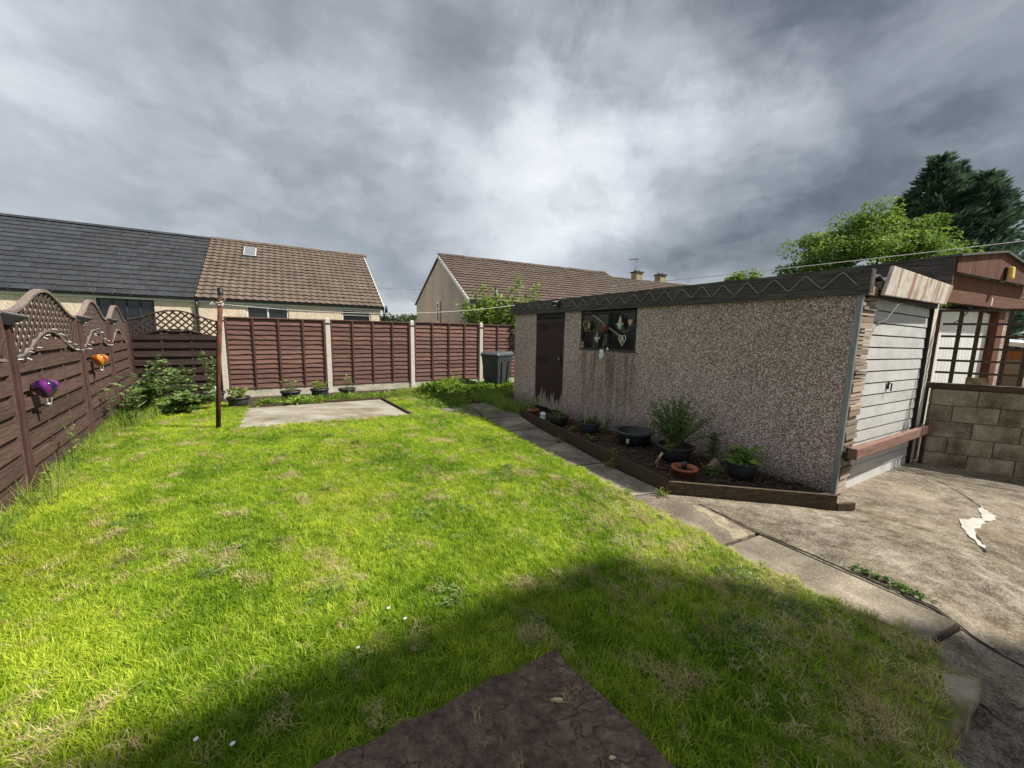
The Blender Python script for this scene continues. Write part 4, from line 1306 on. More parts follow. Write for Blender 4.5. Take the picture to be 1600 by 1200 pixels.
o = MB().tube([(1.72, 4.28, BZ+.02), (1.78, 4.25, BZ+.16)], .014, 8).build('torch', 'cream_paint', smooth=True); tag(o, 'short pale stake leaning by the large pot', 'stake')
MB().tube([(1.71, 4.20, BZ), (1.74, 4.27, BZ+.12)], .01, 8).build('red_handle', 'red_rail', o)

# pots by the back fence
for (x, y, r, h, lab, pl) in ((-5.38, 7.25, .19, .22, 'black pot at the far left corner of the concrete pad', 'leafy plant in the pot at the left corner of the pad'),
                              (-4.92, 8.22, .20, .20, 'black pot left of the second concrete fence post', 'sparse twiggy plant in the pot left of the second post'),
                              (-4.42, 8.50, .19, .22, 'black pot touching the second concrete fence post', 'bushy green plant in the pot touching the second post'),
                              (-3.92, 8.80, .19, .19, 'black pot just right of the second concrete fence post', 'thin upright plant in the pot right of the second post'),
                              (-6.28, 7.72, .23, .22, 'black pot in the corner behind the rusty pole', 'climbing plant in the corner pot behind the rusty pole')):
    pot((x, y, .0), r, h, lab, group='black plastic pots along the back fence')
    k = {'l': 0}
    if 'left corner' in lab:
        plant((x, y, h-.04), pl, .22, .17, 90, .09, .05, 'leaf_weed', 9)
    elif 'left of' in lab:
        plant((x, y, h-.04), pl, .34, .18, 70, .07, .03, 'leaf_bramble', 8)
    elif 'touching' in lab:
        plant((x, y, h-.04), pl, .22, .19, 150, .08, .03, 'leaf_weed', 14)
    elif 'just right' in lab:
        plant((x, y, h-.04), pl, .36, .13, 42, .08, .03, 'leaf_weed', 6)
    else:
        plant((x, y, h-.04), pl, 1.0, .22, 110, .08, .04, 'leaf_bramble', 7)
o = MB().hexa([(-.05, -.02, 0), (.04, -.03, 0), (.05, .03, 0), (-.04, .03, 0), (-.1, .02, .42), (-.04, .0, .42), (-.03, .04, .42), (-.09, .05, .42)]).build('stone_ornament', 'concrete_post', loc=(-5.74, 7.2, 0), bevel=.015)
tag(o, 'pale broken stone piece leaning between the two left corner pots', 'stone')

# ------------------------------------------------------------ shrubs along the left fence
def bramble(loc, label, canes, n, L, w, mat, lean, name='bramble', cat='shrub', leafscale=1.):
    e = empty(name, loc); tag(e, label, cat)
    st = MB(); lv = MB()
    for i in range(canes):
        a = rnd(0, 6.28); R_ = rnd(.25, 1.)
        tip = Vector((lean[0]*R_+rnd(-.35, .35), lean[1]*R_+rnd(-.35, .35), lean[2]*rnd(.25, 1.)))
        pk = tip*.55+Vector((0, 0, .25*lean[2]))
        pts = [Vector((rnd(-.15, .15), rnd(-.15, .15), 0))]
        for q in range(1, 9):
            s_ = q/8
            pts.append(pts[0]*(1-s_)**2+pk*2*s_*(1-s_)+tip*s_*s_+Vector((rnd(-.02, .02), rnd(-.02, .02), 0)))
        st.tube(pts, .006, 5, .002)
        for q in range(n):
            s_ = rnd(.15, 1)*8; k = min(7, int(s_)); p = pts[k].lerp(pts[k+1], s_-k)
            ang = rnd(0, 6.28); d = Vector((math.cos(ang), math.sin(ang), rnd(-.4, .5)))
            p = p+d*L*.3
            for z in (-.6, 0, .6):
                d2 = d.copy(); d2.rotate(Euler((0, 0, z))); lv.leaf(p, d2, L*rnd(.6, 1.), w*rnd(.8, 1.1), (rnd(-.4, .4), rnd(-.4, .4), 1))
    st.build('stems', 'stem', e); lv.build('leaves', mat, e)
    return e


bramble((-6.55, 6.45, 0), 'leafy bramble sprawling from the left fence into the lawn corner', 26, 22, .085, .05, 'leaf_bramble', (.45, .35, 1.05))
bramble((-6.1, 6.55, 0), 'low broad leafed bramble spreading at the foot of the left fence', 22, 16, .12, .075, 'leaf_bramble', (.42, .2, .42))
plant((-6.62, 7.45, 0), 'tall weed with broad top leaves before the black corner panel', .92, .30, 40, .17, .10, 'leaf_bramble', 4, .2)
plant((-3.85, 2.86+.12, 0), 'sprig of small leaves growing at the foot of the near left fence', .5, .1, 20, .04, .02, 'leaf_weed', 3)
plant((-4.75, 3.92, .1), 'sprig of leaves growing through the left fence below the purple balloon', .62, .12, 26, .05, .026, 'leaf_weed', 3)
plant((-6.0, 5.75, .0), 'spiky tall weed against the left fence by the bramble', .85, .3, 110, .14, .03, 'leaf_bramble', 8)

# weeds by the bin, gravel board and pad
def patch(label, area, n, h, L, w, mat, name='weed_patch'):
    lv = MB()
    for i in range(n):
        a, b_, c_, d_ = [Vector(p) for p in area]
        s_, t_ = random.random(), random.random()
        p = a.lerp(b_, s_).lerp(d_.lerp(c_, s_), t_)
        hh = h*(.5+.8*mnoise.noise((p.x*1.5, p.y*1.5, 7)))
        z = max(.01, hh*rnd(.1, 1.))
        ang = rnd(0, 6.28)
        lv.leaf((p.x, p.y, z), (math.cos(ang), math.sin(ang), rnd(-.2, .9)), L*rnd(.6, 1.2), w*rnd(.6, 1.1))
    o = lv.build(name, mat); tag(o, kind='stuff')
    return o


patch('', [(-2.6, 9.5), (-.4, 10.9), (.05, 10.0), (-1.9, 8.85)], 5200, .42, .11, .055, 'leaf_weed')
patch('', [(-5.2, 7.75), (-2.8, 9.25), (-2.7, 8.75), (-5.1, 7.42)], 900, .16, .10, .04, 'leaf_weed')
patch('', [(-2.5, 8.75), (-.9, 9.0), (-.95, 7.75), (-1.95, 7.45)], 2200, .09, .07, .035, 'leaf_weed')
patch('', [(-4.6, 7.85), (-4.2, 8.1), (-4.0, 7.8), (-4.5, 7.5)], 260, .16, .16, .05, 'leaf_weed')
plant((-3.75, 8.20, 0), 'dandelion-like clump against the back edge of the pad', .12, .2, 60, .2, .04, 'leaf_weed', 8, .4)
plant((-4.95, 7.50, 0), 'bright green weed clump on the back left of the pad', .14, .2, 90, .13, .05, 'leaf_weed', 9, .5)
e = empty('weed', (2.45, 2.22, drive_z(2.45, 2.22))); tag(e, 'flat bright green weed growing in the driveway crack', 'weed')
lv = MB()
for i in range(130):
    s_ = rnd(-.5, .5); ang = rnd(0, 6.28)
    lv.leaf((s_*.16+rnd(-.02, .02), -s_*.30+rnd(-.025, .025), .008+rnd(0, .016)), (math.cos(ang), math.sin(ang), rnd(0, .4)), rnd(.025, .055), rnd(.012, .022))
lv.build('leaves', 'leaf_dark', e)
for (x, y, gl) in ((1.17, 4.30, 'grass tuft in the path joint beside the middle of the bed board'), (1.50, 3.50, 'grass tuft in the path joint at the corner of the bed edging'), (1.12, 3.46, 'grass tuft where the corner path joint meets the lawn'), (.70, 5.26, 'grass tuft in the second path joint from the brown door')):
    plant((x, y, 0), gl, .07, .07, 70, .07, .008, 'leaf_weed', 12, 1.2, name='grass_tuft', cat='weed', group='grass tufts in the path joints')

# ------------------------------------------------------------ trellis, block wall and neighbour's garage
WS = Vector((5.90, 5.20, 0)); WDv = Vector((.88, -.475, 0)).normalized(); WRZ = math.atan2(WDv.y, WDv.x)
bw_ = empty('block_wall', WS, WRZ); tag(bw_, 'low grey concrete block wall in shade beside the driveway', 'wall')
WLn = 2.6
MB().box(.01, WLn-.01, .012, .088, -.55, .90).build('mortar_core', 'mortar', bw_)
blk = None
for r_ in range(6):
    z0 = .905-.225*(r_+1)
    off = (0 if r_ % 2 == 0 else -.22)
    x = off
    while x < WLn:
        xa, xb = max(0, x), min(WLn, x+.44)
        if xb-xa > .05:
            if blk is None:
                blk = MB().box(0, .43, 0, .1, 0, .215).build('block', 'block', bw_, bevel=.006); o = blk
            else:
                o = blk.copy(); C.objects.link(o)
            o.location = (xa+.005, rnd(-.004, .004), z0+.005); o.scale = ((xb-xa-.01)/.43, 1, 1)
        x += .44
# trellis
tr = empty('trellis', WS, WRZ); tag(tr, 'dark square timber trellis standing on the block wall', 'trellis')
MB().box(-.06, WLn, -.01, .11, .908, .985).build('base_beam', 'trellis', tr, bevel=.004)
for x in (-.03, ):
    MB().box(x-.03, x+.03, .115, .175, -.45, 2.0).build('post', 'trellis', tr, bevel=.003)
MB().box(.30, .50, -.02, .025, .99, 1.08).build('post_bracket', 'moss', tr)
for x in (.17, .345, .62, .80, 1.0, 1.2, 1.4):
    MB().box(x-.019, x+.019, .045, .065, .99, 1.96).build('upright', 'trellis', tr)
for k in range(6):
    z = 1.96-.165*k
    if k == 0:
        MB().box(-.03, WLn, .02, .043, z-.0, z+.035).build('rail', 'trellis', tr)
    else:
        MB().box(.0, WLn, .026, .042, z-.015, z+.015).build('rail', 'trellis', tr)
o = MB().tube([(.05, -.01, 1.78), (.14, -.012, 1.86), (.20, -.012, 1.96), (.24, -.012, 2.02), (.215, -.012, 2.05), (.20, -.012, 2.02), (.235, -.012, 1.96)], .006, 6).build('wire_loop', 'wire', loc=WS); o.rotation_euler = (0, 0, WRZ)
tag(o, 'loop of dark wire tied to the top trellis rail', 'wire')

NG = Vector((6.20, 5.62, -.25)); NX = Vector((.912, .41, 0)); NRZ = math.atan2(.41, .912)
ng = empty('garage', NG, NRZ); tag(ng, 'neighbouring garage with white door and brown boarded gable behind the trellis', 'garage')
zo = .25
NW = 3.1
MB().box(0, .10, .06, 6, -.2, 2.5).build('wall', 'aggregate', ng)
MB().box(NW-.1, NW, .06, 6, -.2, 2.5).build('wall', 'aggregate', ng)
MB().box(.1, NW-.1, 5.9, 6, -.2, 2.5).build('back_wall', 'aggregate', ng)
# white door of vertical pressed ribs
nd = empty('garage_door', (0, .07, 0), 0, ng)
nr = 18
rb0 = None
for i in range(nr):
    xa = .12+(2.22)*i/nr; xb = .12+2.22*(i+1)/nr
    if rb0 is None:
        rb0 = MB().hexa([(0, 0, -.1), (xb-xa-.004, 0, -.1), (xb-xa-.004, .03, -.1), (0, .03, -.1), (0, 0, 2.30), (xb-xa-.004, 0, 2.30), (xb-xa-.004, .03, 2.30), (0, .03, 2.30)]).build('rib', 'white_door', nd, bevel=.004); o = rb0
    else:
        o = rb0.copy(); C.objects.link(o)
    o.location = (xa, 0, 0)
MB().box(.1, 2.36, .032, .05, -.1, 2.32).build('backing', 'upvc', nd)
MB().box(2.36, 2.62, -.03, .16, -.2, 2.36).build('post', 'gable_wood', ng, bevel=.004)
MB().box(2.64, NW, -.0, .18, -.2, 2.36).build('pier', 'aggregate', ng)
MB().box(-.02, NW+.0, -.10, -.02, 2.375, 2.56).build('beam', 'beam_red', ng, bevel=.004)
MB().box(1.62, 1.66, -.104, -.10, 2.40, 2.52).build('beam_plate', 'plastic_white', ng)
MB().box(-.02, NW+.05, -.06, .2, 2.565, 2.80).build('soffit_board', 'gable_wood', ng)
# gable boards: vertical, cut to the pitch
gz = lambda x: 3.0+.20*(1-abs(x-NW/2)/(NW/2))
nbd = 26
for i in range(nbd):
    xa = -.02+(NW+.1)*i/nbd+.003; xb = -.02+(NW+.1)*(i+1)/nbd-.003
    MB().hexa([(xa, -.16, 2.79), (xb, -.16, 2.79), (xb, -.14, 2.79), (xa, -.14, 2.79), (xa, -.16, gz(xa)), (xb, -.16, gz(xb)), (xb, -.14, gz(xb)), (xa, -.14, gz(xa))]).build('gable_board', 'gable_wood', ng)
MB().box(-.02, NW+.08, -.138, -.11, 2.8, 3.02).build('gable_back', 'gable_wood', ng)
for xa, xb in ((-.06, NW/2), (NW/2, NW+.12)):
    MB().hexa([(xa, -.2, gz(xa)+.003), (xb, -.2, gz(xb)+.003), (xb, 5.95, gz(xb)+.003), (xa, 5.95, gz(xa)+.003), (xa, -.2, gz(xa)+.035), (xb, -.2, gz(xb)+.035), (xb, 5.95, gz(xb)+.035), (xa, 5.95, gz(xa)+.035)]).build('roof', 'plain_roof', ng)
MB().box(-.05, -.022, -.14, 5.95, 2.58, 2.99).build('side_fascia', 'fascia', ng)
lm = empty('lamp', (NW*.56, -.165, 2.90), 0, ng)
MB().box(-.06, .06, -.02, 0, -.1, .1).build('lamp_back', 'gutter', lm)
MB().hexa([(-.055, -.09, -.09), (.055, -.09, -.09), (.055, -.022, -.09), (-.055, -.022, -.09), (-.05, -.08, .1), (.05, -.08, .1), (.05, -.022, .1), (-.05, -.022, .1)]).build('lamp_cover', 'yellow', lm, bevel=.02)

# things beyond the trellis at the right edge
bf2 = empty('garden_fence', (8.3, 5.75, -.3), R(8)); tag(bf2, 'brown board fence glimpsed through the trellis beside the neighbouring garage', 'fence')
for i in range(16):
    MB().box(i*.14, i*.14+.13, 0, .02, 0, 1.55+rnd(-.01, .01)).build('board', 'gable_wood', bf2)
MB().box(-.02, 2.3, .021, .06, .3, .38).build('rail', 'gable_wood', bf2); MB().box(-.02, 2.3, .021, .06, 1.2, 1.28).build('rail', 'gable_wood', bf2)
gh = empty('garden_shed', (10.4, 7.4, -.3), R(25)); tag(gh, 'small shed with pale roof over an orange top board beyond the trellis', 'shed')
MB().box(-.9, .9, 0, 1.6, 0, 1.55).build('wall', 'old_timber', gh)
MB().box(-.92, .92, -.02, 1.62, 1.552, 1.75).build('orange_board', 'far_red', gh)
MB().hexa([(-1.05, -.15, 1.76), (1.05, -.15, 1.76), (1.05, 1.75, 2.0), (-1.05, 1.75, 2.0), (-1.05, -.15, 1.84), (1.05, -.15, 1.84), (1.05, 1.75, 2.08), (-1.05, 1.75, 2.08)]).build('roof', 'upvc', gh)
MB().box(-.3, .25, -.02, -.003, .05, 1.6).build('door', 'gable_wood', gh)
plant((7.25, 5.15, -.3), 'leafy shrub beyond the block wall seen through the trellis', 1.25, .35, 420, .09, .05, 'leaf_weed', 16, name='shrub', cat='shrub')
rg = empty('plant_pot', (7.02, 4.83, .988)); tag(rg, 'small white and red pot standing on the block wall beam', 'plant pot')
MB().lathe([(0, 0), (.05, 0), (.065, .08), (.06, .08), (.045, .02), (0, .02)], 16).build('body', 'plastic_white', rg, True)
MB().lathe([(.06, .075), (.072, .08), (.07, .1), (.06, .1)], 16).build('rim', 'far_red', rg, True)

# ------------------------------------------------------------ houses beyond the fence
def gutter(parent, x0, x1, y, z, mat='gutter'):
    g_ = MB(); n_ = 8
    for x in (x0, x1):
        for j in range(n_+1):
            a = math.pi+math.pi*j/n_
            g_.v.append((x, y+.05*math.cos(a), z+.055*math.sin(a)))
    for j in range(n_):
        g_.f.append((j, j+1, n_+2+j, n_+1+j))
    o = g_.build('gutter', mat, parent); s_ = o.modifiers.new('t', 'SOLIDIFY'); s_.thickness = .012
    MB().box(x0, x1, y+.055, y+.075, z-.12, z+.02).build('fascia', 'upvc', parent)


def window(parent, x, z, w, h, y, frame, nlights, ht=None, name='window'):
    e = empty(name, (x, y, z), 0, parent)
    f_ = MB(); t_ = .05
    f_.box(0, w, -.03, .04, 0, t_); f_.box(0, w, -.03, .04, h-t_, h)
    for i in range(nlights+1):
        xx = (w-t_)*i/nlights; f_.box(xx, xx+t_, -.028, .038, t_, h-t_)
    if ht:
        f_.box(t_, w-t_, -.026, .036, h-ht-.02, h-ht+.02)
    f_.build('frame', frame, e)
    for i in range(nlights):
        xa = (w-t_)*i/nlights+t_; xb = (w-t_)*(i+1)/nlights
        MB().box(xa, xb, .0, .012, t_, h-t_).build('pane', 'glass', e)
    MB().box(-.05, w+.05, -.09, .02, -.05, -.002).build('sill', frame, e)
    return e


HD = FA+FN*6.0                                    # eaves line of the front house pair
HD.z = -.4
EZ, RW, RR = 2.56+.4, 4.5, 2.78
TL = math.hypot(RW, RR); PA = math.atan2(RR, RW)
# charcoal roofed house
ha = empty('house', HD, FRZ); tag(ha, 'cream bungalow with new charcoal tiled roof at far left', 'house')
X0, X1 = -9.2, -1.46
for (a, c, z0, z1) in ((X0, -3.83, 0, EZ-.02), (-3.83, -2.50, 0, 1.35), (-3.83, -2.50, EZ-.13, EZ-.02), (-2.50, X1, 0, EZ-.02)):
    MB().box(a, c, .05, .6, z0, z1).build('wall', 'cream', ha)
MB().hexa([(X0, .36, EZ-.03), (X0, 9-.3, EZ-.03), (X0+.25, 8.7, EZ-.03), (X0+.25, .36, EZ-.03), (X0, RW, EZ+RR-.2), (X0, RW+.01, EZ+RR-.2), (X0+.25, RW+.01, EZ+RR-.2), (X0+.25, RW, EZ+RR-.2)]).build('gable_wall', 'cream', ha)
MB().box(X0, X1, 8.4, 8.65, 0, EZ-.02).build('back_wall', 'cream', ha)
window(ha, -3.82, 1.36, 1.31, EZ-.13-1.37, .10, 'anthracite', 4)
rfo = MB().hexa([(X0-.1, 0, EZ-.03), (X1, 0, EZ-.03), (X1, RW, EZ+RR-.03), (X0-.1, RW, EZ+RR-.03), (X0-.1, .02, EZ), (X1, .02, EZ), (X1, RW, EZ+RR), (X0-.1, RW, EZ+RR)])
rfo.hexa([(X0-.1, 2*RW, EZ-.03), (X0-.1, RW+.001, EZ+RR-.03), (X1, RW+.001, EZ+RR-.03), (X1, 2*RW, EZ-.03), (X0-.1, 2*RW, EZ), (X0-.1, RW+.001, EZ+RR), (X1, RW+.001, EZ+RR), (X1, 2*RW, EZ)])
rfo = rfo.build('roof', 'slate_under', ha)
rows = 15; expo = TL/rows; tw = .42
tile = None
for r_ in range(rows):
    off = tw/2 if r_ % 2 else 0
    x = X0-.1-off
    while x < X1-.02:
        xa, xb = max(X0-.1, x), min(X1, x+tw)
        if xb-xa > .04:
            if tile is None:
                tile = MB().hexa([(.012, 0, .006), (tw-.012, 0, .006), (tw-.012, expo+.03, .001), (.012, expo+.03, .001), (.012, 0, .034), (tw-.012, 0, .034), (tw-.012, expo+.03, .010), (.012, expo+.03, .010)]).build('roof_tile', 'slate', rfo); o = tile
            else:
                o = tile.copy(); C.objects.link(o)
            s_ = r_*expo-.05
            o.location = (xa, s_*math.cos(PA), EZ+s_*math.sin(PA)+.002)
            o.rotation_euler = (PA, 0, 0); o.scale = ((xb-xa)/tw, 1, 1)
        x += tw
rid = None
x = X0-.1
while x < X1-.05:
    if rid is None:
        rid = MB().lathe([(.0, 0)], 3)
        rid = MB().hexa([(0, RW-.16, EZ+RR-.03), (.44, RW-.16, EZ+RR-.03), (.44, RW+.16, EZ+RR-.03), (0, RW+.16, EZ+RR-.03), (0, RW-.04, EZ+RR+.065), (.44, RW-.04, EZ+RR+.065), (.44, RW+.04, EZ+RR+.065), (0, RW+.04, EZ+RR+.065)]).build('ridge_tile', 'slate', rfo); o = rid; rx0 = x
    else:
        o = rid.copy(); C.objects.link(o)
    o.location = (x, 0, 0); x += .45
gutter(ha, X0-.1, X1, -.045, EZ-.03)
# brown roofed house of the pair
hb = empty('house', HD, FRZ); tag(hb, 'cream bungalow with lichened brown roof and roof light, joined to the charcoal roof', 'house')
Y0, Y1 = -1.44, 4.70
for (a, c, z0, z1) in ((Y0, -.06, 0, EZ-.02), (-.06, 1.26, 0, 1.3), (-.06, 1.26, EZ-.15, EZ-.02), (1.26, 3.08, 0, EZ-.02), (3.08, 4.2, 0, 1.5), (3.08, 4.2, EZ-.17, EZ-.02), (4.2, Y1-.12, 0, EZ-.02)):
    MB().box(a, c, .05, .6, z0, z1).build('wall', 'cream', hb)
MB().poly([(Y1-.35, .055, 0), (Y1-.12, .055, 0), (Y1-.35, 8.65, 0), (Y1-.12, 8.65, 0), (Y1-.35, .055, EZ), (Y1-.12, .055, EZ), (Y1-.35, 8.65, EZ), (Y1-.12, 8.65, EZ), (Y1-.35, RW, EZ+RR-.2), (Y1-.12, RW, EZ+RR-.2)],
          [(0, 1, 5, 4), (2, 6, 7, 3), (0, 4, 8, 6, 2), (1, 3, 7, 9, 5), (4, 5, 9, 8), (6, 8, 9, 7)]).build('gable_wall', 'cream', hb)
MB().box(Y0, Y1-.36, 8.4, 8.65, 0, EZ-.02).build('back_wall', 'cream', hb)
window(hb, -.05, 1.31, 1.30, EZ-.15-1.32, .10, 'upvc', 2)
window(hb, 3.09, 1.51, 1.10, EZ-.17-1.52, .10, 'upvc', 1, .2)


def tiled_slope(x0, x1, w, rise, ez, rows, pitch_x, mat, parent, y0=0., trim=None):
    """interlocking pantile slope as one relief mesh; trim(x, s) says what is covered"""
    mb = MB(); L = math.hypot(w, rise); ex = L/rows
    cs, sn = w/L, rise/L
    ncol = int((x1-x0)/pitch_x)
    for r_ in range(rows):
        base = len(mb.v); cols = []
        for c_ in range(ncol*4+1):
            x = x0+(x1-x0)*c_/(ncol*4)
            ht = .028*(.5+.5*math.cos(2*math.pi*c_/4)) if True else 0
            jit = .006*mnoise.noise((x*3, r_*2.3, 0))
            for s_, hh in ((r_*ex-.04, .040), (r_*ex-.04, .040+.006), ((r_+1)*ex, .0)):
                hgt = (hh if s_ > r_*ex else hh)+ht+jit if hh > .040 or hh == 0 else 0.0
                mb.v.append((x, y0+s_*cs-hgt*sn, ez+s_*sn+hgt*cs))
        for c_ in range(ncol*4):
            k = base+c_*3
            mb.f.append((k, k+3, k+4, k+1)); mb.f.append((k+1, k+4, k+5, k+2))
    o = mb.build('roof_tiles', mat, parent); o['kind'] = 'stuff'
    return o


rfb = MB()
rfb.hexa([(Y0, 0, EZ-.03), (Y1, 0, EZ-.03), (Y1, RW, EZ+RR-.03), (Y0, RW, EZ+RR-.03), (Y0, .02, EZ-.002), (Y1, .02, EZ-.002), (Y1, RW, EZ+RR-.002), (Y0, RW, EZ+RR-.002)])
rfb.hexa([(Y0, 2*RW, EZ-.03), (Y0, RW+.001, EZ+RR-.03), (Y1, RW+.001, EZ+RR-.03), (Y1, 2*RW, EZ-.03), (Y0, 2*RW, EZ), (Y0, RW+.001, EZ+RR), (Y1, RW+.001, EZ+RR), (Y1, 2*RW, EZ)])
rfb = rfb.build('roof', 'brown_tile', hb)
tiled_slope(Y0+.005, Y1, RW, RR, EZ, 18, .23, 'brown_tile', rfb)
x = Y0
rid = None
while x < Y1-.05:
    if rid is None:
        mbr = MB(); n_ = 8
        for xx in (0, .44):
            for j in range(n_+1):
                a = math.pi*j/n_; mbr.v.append((xx, RW-.15*math.cos(a), EZ+RR-.02+.12*math.sin(a)))
        for j in range(n_):
            mbr.f.append((j, j+1, n_+2+j, n_+1+j))
        mbr.f += [tuple(range(n_, -1, -1)), tuple(range(n_+1, 2*n_+2))]
        rid = mbr.build('ridge_tile', 'brown_tile', rfb); o = rid
    else:
        o = rid.copy(); C.objects.link(o)
    o.location = (x, 0, rnd(-.008, .008)); x += .45
MB().bar((Y1+.015, -.02, EZ-.06), (Y1+.015, RW, EZ+RR-.06), .03, .16, (1, 0, 0)).build('barge_board', 'upvc', hb)
gutter(hb, Y0, Y1+.02, -.045, EZ-.03)
rl_ = empty('roof_light', (-.28, 3.18*1.0, EZ+3.18*RR/RW+.03), 0, hb); rl_.rotation_euler = (PA, 0, 0)
MB().box(0, .50, 0, .95, .0, .05).box(-.07, .57, -.12, -.001, -.01, .03).build('frame', 'anthracite', rl_)
MB().box(.05, .45, .06, .89, .052, .06).build('pane', 'galv', rl_)
MB().box(.03, .47, .04, .91, .045, .056).build('sash', 'upvc', rl_)
# downpipe, corner hopper
MB().tube([(Y0+.02, -.02, EZ-.08), (Y0+.02, .0, EZ-.3), (Y0+.02, .0, .2)], .04, 10).build('downpipe', 'gutter', hb, True)
MB().tube([(Y1+.02, -.02, EZ-.1), (Y1+.02, .0, EZ-.45), (Y1-.2, .26, EZ-.6), (Y1-.2, .26, .2)], .05, 10).build('downpipe', 'gutter', hb, True)
MB().tube([(Y1+.12, .0, EZ-.25), (Y1+.12, .0, EZ+.05)], .05, 10).build('vent_pipe', 'gutter', hb, True)
MB().bar((1.55, .10, 2.35), (1.75, .10, 2.5), .03, .02).build('wall_bracket', 'iron', hb)

# gabled house further right
HBp = Vector((-1.67, 15.0, -.4)); UB = Vector((.9, .436, 0)); BRZ = math.atan2(.436, .9)
hc = empty('house', HBp, BRZ); tag(hc, 'tan pebbledashed gabled house with long brown roof behind the fence', 'house')
e1, ap, wl_, wr_ = 2.83+.4, 5.34+.4, 4.64, 5.9
LB = 10.3
lz = 3.3+.4
MB().poly([(0, .2, 0), (0, wl_+wr_-.2, 0), (0, wl_+wr_-.2, lz), (0, wl_, ap-.08), (0, .2, e1+.02), (.25, .2, 0), (.25, wl_+wr_-.2, 0), (.25, wl_+wr_-.2, lz), (.25, wl_, ap-.08), (.25, .2, e1+.02)],
          [(0, 4, 3, 2, 1), (5, 6, 7, 8, 9), (0, 1, 6, 5), (1, 2, 7, 6), (2, 3, 8, 7), (3, 4, 9, 8), (4, 0, 5, 9)]).build('gable_wall', 'tan', hc)
MB().box(.25, 17, .2, .45, 0, e1).build('wall', 'tan', hc)
MB().box(.25, 17, wl_+wr_-.45, wl_+wr_-.2, 0, lz).build('back_wall', 'tan', hc)
rfc = MB()
rfc.hexa([(-.08, 0, e1-.05), (LB, 0, e1-.05), (LB, wl_, ap-.05), (-.08, wl_, ap-.05), (-.08, 0, e1-.002), (LB, 0, e1-.002), (LB, wl_, ap-.002), (-.08, wl_, ap-.002)])
rfc.hexa([(-.08, wl_+wr_, lz-.05), (-.08, wl_+.001, ap-.05), (LB, wl_+.001, ap-.05), (LB, wl_+wr_, lz-.05), (-.08, wl_+wr_, lz), (-.08, wl_+.001, ap), (LB, wl_+.001, ap), (LB, wl_+wr_, lz)])
rfc = rfc.build('roof', 'brown_tile_b', hc)
tiled_slope(-.08, LB, wl_, ap-e1, e1, 17, .27, 'brown_tile_b', rfc)
rid = None; x = -.08
while x < LB-.1:
    if rid is None:
        mbr = MB(); n_ = 8
        for xx in (0, .44):
            for j in range(n_+1):
                a = math.pi*j/n_; mbr.v.append((xx, wl_-.15*math.cos(a), ap-.02+.11*math.sin(a)))
        for j in range(n_):
            mbr.f.append((j, j+1, n_+2+j, n_+1+j))
        mbr.f += [tuple(range(n_, -1, -1)), tuple(range(n_+1, 2*n_+2))]
        rid = mbr.build('ridge_tile', 'brown_tile_b', rfc); o = rid
    else:
        o = rid.copy(); C.objects.link(o)
    o.location = (x, 0, rnd(-.01, .01)); x += .45
MB().bar((-.10, -.05, e1-.06), (-.10, wl_, ap-.06), .03, .15, (1, 0, 0)).build('barge_board', 'upvc', hc)
gutter(hc, -.08, LB, -.08, e1-.06)
MB().tube([(1.05, -.05, e1-.35), (1.05, -.05, e1+.55)], .06, 10).build('vent_pipe', 'gutter', hc, True)
gw_ = empty('window', (-.03, wl_-.05+.55, 2.45), -math.pi/2, hc)
f_ = MB(); f_.box(0, .06, -.03, .03, 0, 1.0); f_.box(.49, .55, -.03, .03, 0, 1.0); f_.box(.06, .49, -.03, .03, 0, .06); f_.box(.06, .49, -.03, .03, .94, 1.0); f_.box(.06, .49, -.03, .03, .66, .71)
f_.build('frame', 'upvc', gw_); MB().box(.06, .49, 0, .01, .06, .94).build('pane', 'glass', gw_)
MB().box(.55, .72, -.025, .02, -.02, 1.02).build('reveal', 'chimney', gw_)

# next house along, with the chimneys
hdv = empty('house', HBp+UB*10.35+Vector((-.436, .9, 0))*.35, BRZ); tag(hdv, 'far brown roofed house with two stone chimneys behind the garage roof', 'house')
MB().box(0, 9.5, .2, .5, 0, e1-.02).build('wall', 'tan', hdv)
MB().box(0, 9.5, 8.5, 8.8, 0, e1-.02).build('back_wall', 'tan', hdv)
rfd = MB()
a2 = ap-.10
rfd.hexa([(-.0, 0, e1-.05), (9.6, 0, e1-.05), (9.6, wl_, a2-.05), (0, wl_, a2-.05), (0, 0, e1), (9.6, 0, e1), (9.6, wl_, a2), (0, wl_, a2)])
rfd.hexa([(0, 2*wl_, e1-.05), (0, wl_+.001, a2-.05), (9.6, wl_+.001, a2-.05), (9.6, 2*wl_, e1-.05), (0, 2*wl_, e1), (0, wl_+.001, a2), (9.6, wl_+.001, a2), (9.6, 2*wl_, e1)])
rfd = rfd.build('roof', 'brown_tile_b', hdv)
tiled_slope(.02, 9.58, wl_, a2-e1, e1, 17, .27, 'brown_tile_b', rfd)
for cx in (2.85, 4.95):
    c_ = MB().box(cx-.26, cx+.26, wl_-.25, wl_+.25, a2-.4, a2+.40).build('chimney', 'chimney', rfd)
    MB().box(cx-.33, cx+.33, wl_-.31, wl_+.31, a2+.402, a2+.47).build('chimney_cap', 'plain_roof', rfd)
    for q in (-.15, .15):
        MB().lathe([(.09, 0), (.08, .09), (.09, .11), (.06, .11), (.05, .05)], 12, (cx+q, wl_, a2+.472)).build('chimney_pot', 'chimney', rfd, True)
ae = MB().tube([(2.75, wl_, a2+.3), (2.75, wl_, a2+1.35)], .02, 6).tube([(2.15, wl_, a2+1.2), (2.95, wl_, a2+1.28)], .015, 5)
for q in range(7):
    x = 2.2+q*.11; ae.tube([(x, wl_-.18, a2+1.205+q*.011), (x, wl_+.18, a2+1.205+q*.011)], .01, 4)
